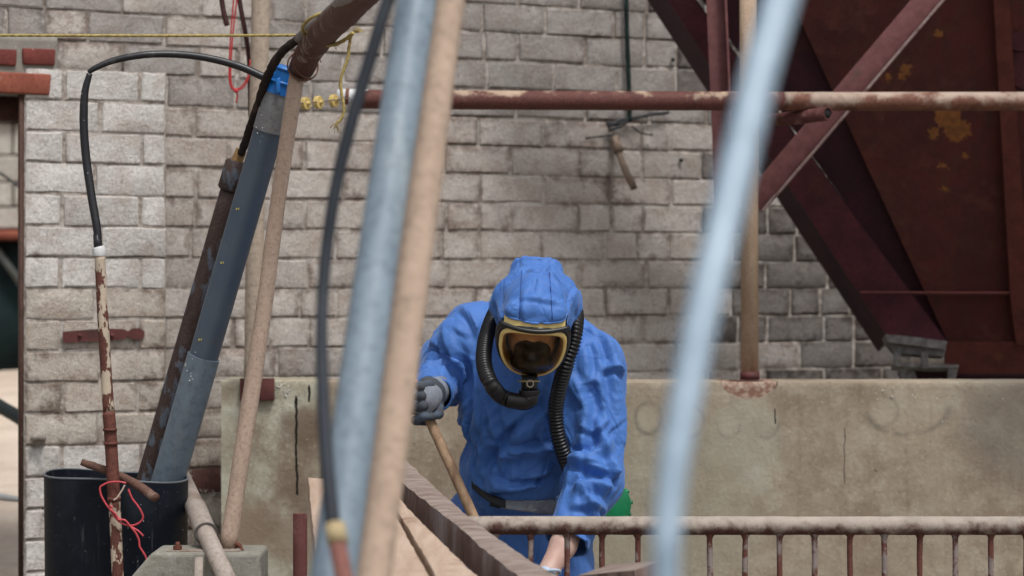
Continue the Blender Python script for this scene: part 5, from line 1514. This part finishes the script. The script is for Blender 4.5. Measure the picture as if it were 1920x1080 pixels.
# ---- head frame
rt = Vector((math.cos(R(5)), 0, -math.sin(R(5))))
nf = Vector((-.03, -.80, -.60)).normalized(); rt = (rt - nf * rt.dot(nf)).normalized(); upf = rt.cross(nf) * 1.0
if upf.z < 0: upf = -upf
VC = W(998, 655, 6.80)
def HL(a, b, c): return VC + rt * a + upf * b + nf * c
def hloc(P): Q_ = P - np.array(VC); return Q_ @ np.array(rt), Q_ @ np.array(upf), Q_ @ np.array(nf)

# ---- body: one continuous mesh, head with a face, neck, trunk, arms and legs
M_skin = Mt('skin', .5, spec=.4)
m = M_skin
m.color(m.mix(m.step(m.noise(14, 5, .6), .35, .7), (.58, .40, .34, 1), (.48, .30, .245, 1)))
m.b.inputs['Subsurface Weight'].default_value = .15; m.b.inputs['Subsurface Radius'].default_value = (.01, .004, .002)
m.bump(m.noise(220, 3, .6), .25, .001)
HD = lambda a, b, c: HL(a, b, c)
ax_h = (rt, upf, nf)
head = [(ell(HD(0, .02, -.104), (.072, .104, .086), ax_h), .02), (ell(HD(0, -.04, -.085), (.060, .070, .070), ax_h), .03),
        (capsule(HD(0, .02, -.018), HD(0, -.018, .004), .010, .014), .012),
        (capsule(HD(-.045, .034, -.032), HD(.045, .034, -.032), .011, .011), .014),
        (ell(HD(-.032, .012, -.036), (.016, .009, .010), ax_h), .006), (ell(HD(.032, .012, -.036), (.016, .009, .010), ax_h), .006),
        (ell(HD(-.036, -.02, -.040), (.020, .018, .014), ax_h), .012), (ell(HD(.036, -.02, -.040), (.020, .018, .014), ax_h), .012),
        (capsule(HD(-.020, -.058, -.028), HD(.020, -.058, -.028), .008, .008), .010),
        (ell(HD(0, -.095, -.040), (.026, .020, .022), ax_h), .015),
        (ell(HD(-.078, .01, -.105), (.010, .028, .016), ax_h), .008), (ell(HD(.078, .01, -.105), (.010, .028, .016), ax_h), .008),
        (capsule(HD(0, -.01, -.13), W(1000, 650, 7.20), .058, .068), .04)]
trunk = [(ell(W(1000, 735, 7.22), (.160, .105, .185)), .05), (capsule(W(910, 650, 7.26), W(1085, 672, 7.24), .06, .06), .07),
         (ell(W(975, 885, 7.30), (.115, .090, .11)), .05), (ell(W(968, 1000, 7.42), (.135, .11, .11)), .04),
         (capsule(SH_L, EL_L, .046, .038), .03), (capsule(EL_L, WR_L, .037, .026), .02), (capsule(WR_L, W(806, 745, 7.04), .026, .026), .02),
         (capsule(SH_R, EL_R, .048, .038), .03), (capsule(EL_R, WR_R, .042, .033), .02), (capsule(WR_R, HAND_R, .033, .026), .02),
         (capsule(W(925, 1030, 7.42), W(905, 1320, 7.22), .072, .052), .05), (capsule(W(905, 1320, 7.22), W(900, 1590, 7.38), .052, .036), .03),
         (capsule(W(1040, 1030, 7.42), W(1075, 1320, 7.20), .072, .052), .05), (capsule(W(1075, 1320, 7.20), W(1085, 1590, 7.36), .052, .036), .03)]
g_, bP, bQ, bE = body_mesh(union(head + trunk), .0095, it=1, pad=.03)
obj('body', (bP, bQ), M_skin, PERSON)
# boots
M_boot = m_plain('black_rubber_boot', (.012, .012, .013, 1), .5, .2)
for nm, bx in (('boot', 900), ('boot', 1085)):
    f_ = union([(capsule(W(bx, 1540, 7.37), W(bx, 1590, 7.37), .062, .055), .02), (ell(W(bx, 1600, 7.30) , (.05, .145, .036)), .03)])
    g_, q_, k_, e_ = body_mesh(f_, .012, it=2)
    q_[:, 2] = np.maximum(q_[:, 2], 0.0)
    obj(nm, (q_, k_), M_boot, PERSON)

# ---- hood
hood_in = union([(ell(HD(0, .045, -.105), (.083, .118, .098), ax_h), .02), (ell(HD(0, -.02, -.10), (.075, .09, .085), ax_h), .03)])
def hoodf(g):
    return union([(ell(W(1007, 575, 6.945), (.094 + g, .125 + g, .118 + g)), .03), (capsule(HD(-.056, .098, -.036), HD(.056, .098, -.036), .024 + g, .024 + g), .035), (ell(HD(0, .030, -.100), (.090 + g, .118 + g, .118 + g), ax_h), .02),
                  (capsule(W(984, 494, 6.96), W(1034, 497, 6.96), .019 + g, .018 + g), .045),
                  (capsule(W(972, 560, 6.91), W(1044, 565, 6.91), .062 + g, .062 + g), .03),
                  (capsule(W(950, 615, 7.02), W(1066, 622, 7.02), .030 + g, .030 + g), .05),
                  (ell(W(1006, 640, 7.12), (.115 + g, .09 + g, .07 + g)), .04)])
hgi = Grid(union([(hoodf(-.014), .01), (ell(HD(0, .02, -.112), (.075, .107, .089), ax_h), .01)]), .008, pad=.08)
ho, hP, hQ, hE = body_mesh(hoodf(0.0), .0056, it=2, pad=.06)
hz = Grid(hoodf(0.0), .008, pad=.08)
hst = [S_([(978, 476, 6.97), (975, 500, 6.92), (940, 545, 6.90)], .010, .007), S_([(1038, 478, 6.97), (1030, 500, 6.91), (1010, 520, 6.88), (985, 500, 6.9)], .009, .006),
       S_([(1005, 478, 6.97), (1008, 500, 6.92)], -.014, .010), S_([(1060, 520, 6.93), (1030, 560, 6.87), (1010, 590, 6.86)], .007, .006),
       S_([(940, 580, 6.9), (980, 560, 6.86), (1020, 540, 6.87)], .006, .006), S_([(1075, 560, 6.95), (1050, 590, 6.9)], .008, .006), S_([(935, 560, 6.93), (960, 590, 6.88)], .006, .006)]
hP = cloth(hP, hQ, hE, hgi, hz, .03, 14, grav=5e-5, bend=.02, omax=.009, imin=.002, init=.005, pscale=8.0, strokes=hst, seed=9)
hi_ = scatter(hP, hz, 22, rc, W(925, 640, 6.7), W(1090, 480, 7.1), (.6, 0, .8), 1.2, (.03, .08), (.012, .024), (.004, .008))
hi_ += LC([(1062, 515, 6.93), (1068, 550, 6.92), (1060, 590, 6.9)], .007, .018) + LC([(950, 530, 6.93), (945, 565, 6.91), (960, 595, 6.88)], .007, .018, -1) + LC([(978, 476, 6.9), (970, 515, 6.88), (935, 560, 6.9)], .009, .020) + LC([(1036, 478, 6.9), (1022, 515, 6.87), (1000, 545, 6.84)], .009, .018, -1) + LC([(985, 500, 6.87), (1010, 530, 6.84), (1050, 545, 6.87)], .008, .016) + LC([(1070, 545, 6.92), (1040, 575, 6.85), (1015, 592, 6.83)], .007, .016)
hP = creases(hP, hz, hi_, 1.0)
hP = hP + hz.grad(hP) * (facets(hP, .075, .0045, 5, (1.2, 1, .9)) + facets(hP + .2, .036, .0008, 6))[:, None]
hP = smoothmesh(hP, hE, 1, .15)
hood = obj('hood', (hP, hQ), M_fab, PERSON)
# face opening: brow line and the sides behind the mask
bpl = HD(0, .088, 0); spl = HD(0, 0, -.050)
reg = lambda c: (c - bpl).dot(upf) < .0 and (c - spl).dot(nf) > 0
def cut2(o):
    me = o.data; bm = bmesh.new(); bm.from_mesh(me); off = wloc(o)
    for co, no in ((bpl, upf), (spl, nf)):
        bmesh.ops.bisect_plane(bm, geom=bm.faces[:] + bm.edges[:] + bm.verts[:], plane_co=co - off, plane_no=no, dist=1e-5)
    bmesh.ops.delete(bm, geom=[f for f in bm.faces if reg(f.calc_center_median() + off)], context='FACES')
    bm.to_mesh(me); bm.free()
cut2(hood)
s2 = hood.modifiers.new('thick', 'SOLIDIFY'); s2.thickness = .0016; s2.offset = -1
for lp in rim(hood, .003):
    lp = lp[::2]
    obj('hood_hem', tube(lp, .0028, 8), M_fab, PERSON)
# seams stitched over the hood
M_stitch = m_plain('dark_blue_stitch', (.010, .045, .22, 1), .7)
hbv = BVHTree.FromPolygons([tuple(p) for p in hP], [tuple(int(i) for i in q) for q in hQ])
for x0, x1 in ((978, 974), (1030, 1036)):
    pts = []
    for k in range(44):
        y = 506 + (600 - 506) * k / 43; x = x0 + (x1 - x0) * k / 43
        o_ = Vector((0, 0, CAMZ)); d_ = (W(x, y, 7.0) - o_).normalized(); h_ = hbv.ray_cast(o_, d_)
        if h_[0]: pts.append(h_[0] - d_ * .0012)
    pts = [Vector(p) for p in smoothmesh(np.array([tuple(p) for p in pts]), np.array([[i, i + 1] for i in range(len(pts) - 1)]), 1, .4)]
    obj('seam', tube(pts, .0009, 6), M_stitch, hood)

# ---- respirator
RES = empty('respirator', VC, None, None)
RES.parent = PERSON; RES.location = VC - wloc(PERSON)
M_rub = m_plain('black_rubber', (.010, .010, .011, 1), .38, .15, 90, .5)
M_yel = Mt('yellow_silicone', .45, spec=.4)
M_yel.color(M_yel.mix(M_yel.step(M_yel.noise(20, 4), .35, .7), (.80, .62, .26, 1), (.70, .50, .18, 1)))
M_yel.b.inputs['Subsurface Weight'].default_value = .1
def outl(t, sx=.0865, st=.070, sb=.102):
    c_, s_ = math.cos(t), math.sin(t)
    a = math.copysign(abs(c_) ** .78, c_) * sx
    if s_ >= 0: b = st * abs(s_) ** .42
    else:
        b = -sb * abs(s_) ** 1.05
        a *= 1.0 - .12 * abs(s_)
    return a, b
cz = lambda a, b: .018 - 3.6 * a * a - .9 * max(0, -b - .02) ** 2 * 6
def ring(sc, dc, n=96, **kw):
    return [HL(outl(2 * math.pi * k / n)[0] * sc, outl(2 * math.pi * k / n)[1] * sc, cz(outl(2 * math.pi * k / n)[0] * sc, outl(2 * math.pi * k / n)[1] * sc) + dc) for k in range(n)]
def loop_tube(pts, r, seg=10, flat=None):
    pts = list(pts); V, F = tube(pts + [pts[0]], r, seg, caps=False, flat=flat)
    return V, F
obj('seal', loop_tube(ring(1.0, -.012), .0068, 12), M_rub, RES)
obj('seal_skirt', loop_tube(ring(1.02, -.026), .0085, 12), M_rub, RES)
obj('frame', loop_tube(ring(.915, -.006), .0074, 12), M_yel, RES)
def bowl(u, v):
    t = 2 * math.pi * u; a, b = outl(t); s_ = .93 - .10 * v
    return HL(a * s_, b * s_ , cz(a * .93, b * .93) - .010 - .042 * v)
obj('mask_body', sheet(bowl, 72, 6), M_yel, RES)
def bowl2(u, v):
    t = 2 * math.pi * u; a, b = outl(t); s_ = 1.0 - .38 * v
    return HL(a * s_, b * s_ , cz(a, b) - .022 - .050 * v)
obj('mask_shell', sheet(bowl2, 72, 6), M_rub, RES)
obj('inner_lip', loop_tube(ring(.86, -.016), .0050, 12), M_yel, RES)
# lens
def lens(sc, dome):
    V, F = [], []
    n, rr_ = 72, 12
    for j in range(rr_ + 1):
        q = j / rr_
        for k in range(n):
            a, b = outl(2 * math.pi * k / n); a *= sc * q; b = b * sc * q + (1 - q) * -.012
            V.append(HL(a, b, cz(a, b) + dome * (1 - q * q)))
    for j in range(rr_):
        for k in range(n):
            a, b = j * n + k, j * n + (k + 1) % n
            F.append((a, a + n, b + n, b))
    return V, F
M_glass = Mt('amber_visor', .04, spec=.6)
g_ = M_glass
g_.b.inputs['Base Color'].default_value = (.80, .50, .20, 1)
g_.b.inputs['Transmission Weight'].default_value = 0.0
nt = g_.m.node_tree
tr = nt.nodes.new('ShaderNodeBsdfTransparent'); tr.inputs[0].default_value = (.95, .80, .55, 1)
gl = nt.nodes.new('ShaderNodeBsdfGlossy'); gl.inputs['Roughness'].default_value = .09; gl.inputs['Color'].default_value = (.9, .9, .9, 1)
fr_n = nt.nodes.new('ShaderNodeFresnel'); fr_n.inputs[0].default_value = 1.35
mx = nt.nodes.new('ShaderNodeMixShader'); nt.links.new(fr_n.outputs[0], mx.inputs[0]); nt.links.new(tr.outputs[0], mx.inputs[1]); nt.links.new(gl.outputs[0], mx.inputs[2])
nt.links.new(mx.outputs[0], nt.nodes['Material Output'].inputs['Surface'])
obj('visor', lens(.925, .010), M_glass.m, RES)
# inner nose cup
M_cup = m_plain('dark_grey_cup', (.022, .019, .017, 1), .5, .1, 60)
g_, q_, k_, e_ = body_mesh(union([(ell(HD(0, -.036, -.018), (.045, .050, .030), ax_h), .01), (capsule(HD(-.034, -.008, -.012), HD(.034, -.008, -.012), .012, .012), .02), (ell(HD(0, -.006, .000), (.024, .024, .030), ax_h), .015), (capsule(HD(-.036, -.055, -.018), HD(.036, -.055, -.018), .016, .016), .02)]), .005)
obj('nose_cup', (q_, k_), M_cup, RES)
for a in (-.026, .028):
    for b, c_ in ((-.024, .0), (-.032, .0), (-.040, .0)):
        obj('check_valve', tube([HD(a, b, .001), HD(a, b, .006)], .0035, 8), m_plain('dark_red_valve', (.16, .015, .015, 1), .5) if 'dark_red_valve' not in bpy.data.materials else bpy.data.materials['dark_red_valve'], RES)
# brow bar and yellow brow band
obj('brow_bar', tube([HL(a, .070, cz(a, .070) - .002) for a in np.linspace(-.088, .088, 21)], .0062, 12, flat=(1.0, 1.0)), M_rub, RES)
def band(u, v):
    a = -.078 + .156 * u; b = .072 + .024 * v
    return HL(a, b, cz(a, b) - .008 - .018 * v)
obj('brow_band', sheet(band, 24, 4), M_yel, RES)
# chin: clip, ring, ribbed collar, elbow and breathing hoses
ch = HL(0, -.104, -.006)
cdn = Vector((.00, .10, -1)).normalized()
obj('chin_port', tube([ch - cdn * .012, ch + cdn * .030], .0215, 20), M_rub, RES)
obj('clip_band', loop_tube([ch + cdn * .004 + Vector((math.cos(t) * .027, math.sin(t) * .027, .0)) for t in np.linspace(0, 2 * math.pi, 32, endpoint=False)], .0022, 8), m_plain('dull_olive_clip', (.32, .27, .11, 1), .5), RES)
obj('wire_ring', loop_tube([ch + cdn * .010 + Vector((.002 + math.cos(t) * .0085, -.030, math.sin(t) * .0085)) for t in np.linspace(0, 2 * math.pi, 24, endpoint=False)], .0017, 8), m_plain('pale_wire', (.42, .36, .28, 1), .5), RES)
obj('collar', tube([ch + cdn * (.026 + .014 * k / 6) for k in range(7)], .0255, 48, rfun=lambda i, a, p: 1 + .05 * math.copysign(1, math.sin(a * 16)) * (0 < i < 6) - (.06 if i in (0, 6) else 0)), M_rub, RES)
ce = ch + cdn * .052
obj('elbow', tube(catmull([ch + cdn * .036, ce + Vector((0, 0, .002)), ce + Vector((-.012, .0, -.006)), ce + Vector((-.036, .002, -.004)), ce + Vector((-.056, .004, -.001))], 6), [.022, .024, .0225, .0215, .0215], 20), M_rub, RES)
def corrugated(pts, r, pitch=.0094):
    base = catmull(pts, 14); _, L = resample(base, 4)
    ribs = int(L / pitch); P_, _ = resample(base, ribs * 6)
    return tube(P_, r, 24, rfun=lambda i, a, p: 1 + .13 * math.sin(2 * math.pi * i / 6) + .03 * math.sin(4 * math.pi * i / 6))
e1 = ce + Vector((-.052, .004, -.001))
hose1 = [e1, e1 + Vector((-.022, .010, .010)), W(922, 722, 6.80), W(910, 695, 6.83), W(907, 665, 6.88), W(913, 628, 6.95), W(926, 592, 7.02), W(945, 560, 7.08)]
obj('breathing_hose', corrugated(hose1, .0185), M_rub, RES)
hose2 = [W(1060, 550, 7.12), W(1078, 582, 7.04), W(1079, 612, 6.98), W(1074, 645, 6.96), W(1062, 682, 6.96), W(1050, 722, 6.99), W(1042, 765, 7.02), W(1045, 808, 7.035), W(1054, 843, 7.05), W(1067, 876, 7.08), W(1082, 905, 7.14), W(1095, 930, 7.2)]
obj('breathing_hose', corrugated(hose2, .0190), M_rub, RES)

# ---- belt: rides on the outside of the garment
bvh = BVHTree.FromPolygons([tuple(p) for p in P], [tuple(int(i) for i in q) for q in Q])
def ray_suit(px, py, off=.004):
    o_ = Vector((0, 0, CAMZ)); d_ = (W(px, py, 7.0) - o_).normalized()
    h_ = bvh.ray_cast(o_, d_)
    return (h_[0] if h_[0] else W(px, py, 7.2)) - d_ * off
M_strap = m_plain('black_webbing', (.015, .015, .017, 1), .7, .2, 120)
M_tape = Mt('grey_duct_tape', .38, spec=.6)
M_tape.color(M_tape.mix(M_tape.step(M_tape.noise(25, 5), .4, .65), (.20, .22, .25, 1), (.13, .145, .17, 1)))
M_tape.b.inputs['Metallic'].default_value = .25
M_tape.bump(M_tape.noise(35, 5, .7, dist=1.0), .6, .01)
def belt(pts, w0, w1, mat, name, off=.006):
    base = [min((ray_suit(min(x, 1030), y + dy, off) for dy in (-12, 0, 12)), key=lambda p: p.y) for x, y in pts]
    base = [Vector((W(x, y, b.y).x, b.y, W(x, y, b.y).z)) for b, (x, y) in zip(base, pts)]
    ys = smoothmesh(np.array([tuple(p) for p in base]), np.array([[i, i + 1] for i in range(len(base) - 1)]), 3, .4)
    ys[0], ys[-1] = base[0], base[-1]
    C = catmull([Vector(p) for p in ys], 8); n = len(C)
    def f(u, v):
        i = min(int(round(u * (n - 1))), n - 1); w_ = w0 + (w1 - w0) * u
        return C[i] + Vector((0, .004 * (v - .5), (v - .5) * w_)) + Vector((0, -1, 0)) * .0015 * mnoise.noise(C[i] * 60 + Vector((0, 0, v * 3)))
    V, F = sheet(f, n - 1, 5)
    o = obj(name, (V, F), mat, PERSON)
    s_ = o.modifiers.new('t', 'SOLIDIFY'); s_.thickness = .003
    return o
belt([(884, 908), (896, 922), (915, 935), (935, 943), (948, 945)], .018, .022, M_strap, 'belt_strap')
belt([(942, 945), (970, 948), (1000, 950), (1030, 951), (1066, 950)], .024, .044, M_tape, 'belt_tape')
bk = ray_suit(930, 941, .016)
bevel(obj('buckle', box(bk, (.030, .010, .030), (Vector((.96, 0, -.28)), Vector((0, 1, 0)), Vector((.28, 0, .96)))), M_strap, PERSON), .002)

# ---- green filter canister on the back of the belt
GC = empty('filter_canister', W(1132, 945, 7.34)); GC.parent = PERSON; GC.location = GC.location - wloc(PERSON)
M_green = m_plain('green_plastic', (.0, .20, .075, 1), .4, .1, 60, .5, var=.35)
ga = Vector((.40, -.915, 0)); gc = W(1134, 946, 7.33); gx = Vector((.915, .40, 0)); gz = Vector((0, 0, 1))
obj('drum', tube([gc - ga * .05, gc - ga * .046, gc + ga * .040, gc + ga * .044], [.057, .061, .061, .056], 48), M_green, GC, sharp=40)
for k in range(12):
    t = 2 * math.pi * k / 12 + .1
    c_ = gc + (gx * math.cos(t) + gz * math.sin(t)) * .0625
    obj('grip_rib', box(c_, (.010, .078, .010), (gx * math.cos(t) + gz * math.sin(t), ga, -gx * math.sin(t) + gz * math.cos(t))), M_green, GC)

# ---- gloved right hand closed round the handle
HA, HB = W(768, 705, 7.02), W(892, 978, 6.93)
hdir = (HB - HA).normalized()
M_glove = Mt('grey_blue_glove', .75, spec=.25)
m = M_glove
m.color(m.mix(m.step(m.noise(30, 5, .65), .42, .65), (.060, .068, .080, 1), (.085, .115, .155, 1)))
m.bump(m.noise(140, 4, .6), .3, .002)
def fing(pts, rads, k=.004):
    return [(capsule(pts[i], pts[i + 1], rads[i], rads[i + 1]), .004) for i in range(len(pts) - 1)]
hp = lambda y: HA + (HB - HA) * ((y - 705) / 273.0)     # a point on the handle at image height y
fingers = []
for (kx, ky, lx_, ly_, r_) in ((806, 722, 771, 728, .0128), (812, 738, 765, 746, .0132), (814, 755, 768, 767, .0132), (808, 773, 779, 788, .0120)):
    K = W(kx, ky, 7.00); Lp = W(lx_, ly_, 6.99); hc_ = hp((ky + ly_) / 2)
    M1 = W(kx * .55 + lx_ * .45, ky * .55 + ly_ * .45, 6.965)
    Tb = Vector((Lp.x + .004, 7.035, Lp.z - .004)); Tt = Vector((Lp.x + .030, 7.055, Lp.z - .008))
    fingers.append(union(fing([K, M1, Lp], [r_ * 1.02, r_ * 1.05, r_]) + fing([Lp, Tb, Tt], [r_, r_ * .95, r_ * .85])))
palm = union([(ell(W(812, 742, 7.035), (.026, .030, .042)), .02), (capsule(W(812, 738, 7.05), W(820, 728, 7.11), .032, .030), .02), (capsule(W(800, 722, 7.03), W(812, 770, 7.03), .022, .020), .02)])
thumb = union(fing([W(822, 760, 7.03), W(822, 776, 6.99), W(808, 781, 6.965)], [.015, .0135, .011]))
def glove_f(P):
    d = palm(P)
    fs = fingers[0](P)
    for q in fingers[1:]: fs = smin(fs, q(P), .0018)
    d = smin(d, fs, .007)
    return smin(d, thumb(P), .004)
glove_f.bb = (np.min([q.bb[0] for q in fingers + [palm, thumb]], axis=0), np.max([q.bb[1] for q in fingers + [palm, thumb]], axis=0))
g_, q_, k_, e_ = body_mesh(glove_f, .0026, it=1, pad=.01)
gv = obj('glove', (q_, k_), M_glove, PERSON)
M_knit = m_dusty('grey_knit', (.30, .325, .375, 1), (.22, .245, .29, 1), None, 90, .9, .8, stretch=(1, 1, 1))
obj('knit_cuff', tube([W(806, 741, 7.05), W(811, 736, 7.075), W(819, 729, 7.125)], [.0385, .0405, .042], 32, rfun=lambda i, a, p: 1 + .02 * math.sin(a * 30), hollow=.003), M_knit, gv)
# the other gloved hand, reaching down behind the planks
M_pale = m_plain('pale_blue_glove', (.42, .52, .66, 1), .55, .2, 80)
hR = [W(1022, 1082, 6.90), W(1008, 1130, 6.88)]
dR = (hR[1] - hR[0]).normalized(); sR = Vector((.95, -.1, .2)).normalized()
pf = [(ell(hR[1], (.040, .024, .045)), .02), (capsule(hR[0], hR[1], .030, .034), .02)]
for k, L_ in enumerate((.062, .072, .066, .052)):
    b0 = hR[1] + dR * .03 + sR * (-.03 + .02 * k); b1 = b0 + dR * L_ * .55; b2 = b1 + dR * L_ * .4 + Vector((0, -.02, 0)); pf += [(capsule(b0, b1, .0105, .010), .005), (capsule(b1, b2, .010, .0085), .003)]
tb = hR[1] + sR * .035; pf += [(capsule(tb, tb + dR * .03 + sR * .025, .012, .011), .008), (capsule(tb + dR * .03 + sR * .025, tb + dR * .055 + sR * .02 - Vector((0, .012, 0)), .011, .009), .003)]
g_, q_, k_, e_ = body_mesh(union(pf), .005, it=1, pad=.01)
g2 = obj('glove', (q_, k_), M_pale, PERSON)
obj('glove_cuff', loop_tube([hR[0] - dR * .008 + sR * math.cos(t) * .037 + dR.cross(sR) * math.sin(t) * .036 for t in np.linspace(0, 2 * math.pi, 28, endpoint=False)], .0042, 10), M_pale, g2)

# ---- the long wooden handle
M_handle = m_dusty('worn_wood_handle', (.40, .27, .17, 1), (.30, .19, .115, 1), (.22, .13, .08, 1), 8, .6, .2, stretch=(6, 6, .5))
tool = empty('long_handled_tool', HA + hdir * 1.15, 'long worn wooden handle gripped in the gloved hand, its top by the fist', 'broom')
obj('handle', tube([HA - hdir * .015, HA - hdir * .008] + [HA + hdir * q for q in np.linspace(0, 1.12, 14)], [.010, .0132] + [.0136] * 14, 18), M_handle, tool)
he = HA + hdir * 1.12
bevel(obj('broom_head', box(he, (.30, .05, .045)), M_handle, tool), .008)
obj('bristles', box(he - Vector((0, 0, .05)), (.29, .045, .07), taper=.9), m_plain('dark_bristles', (.03, .025, .02, 1), .9, .5), tool)
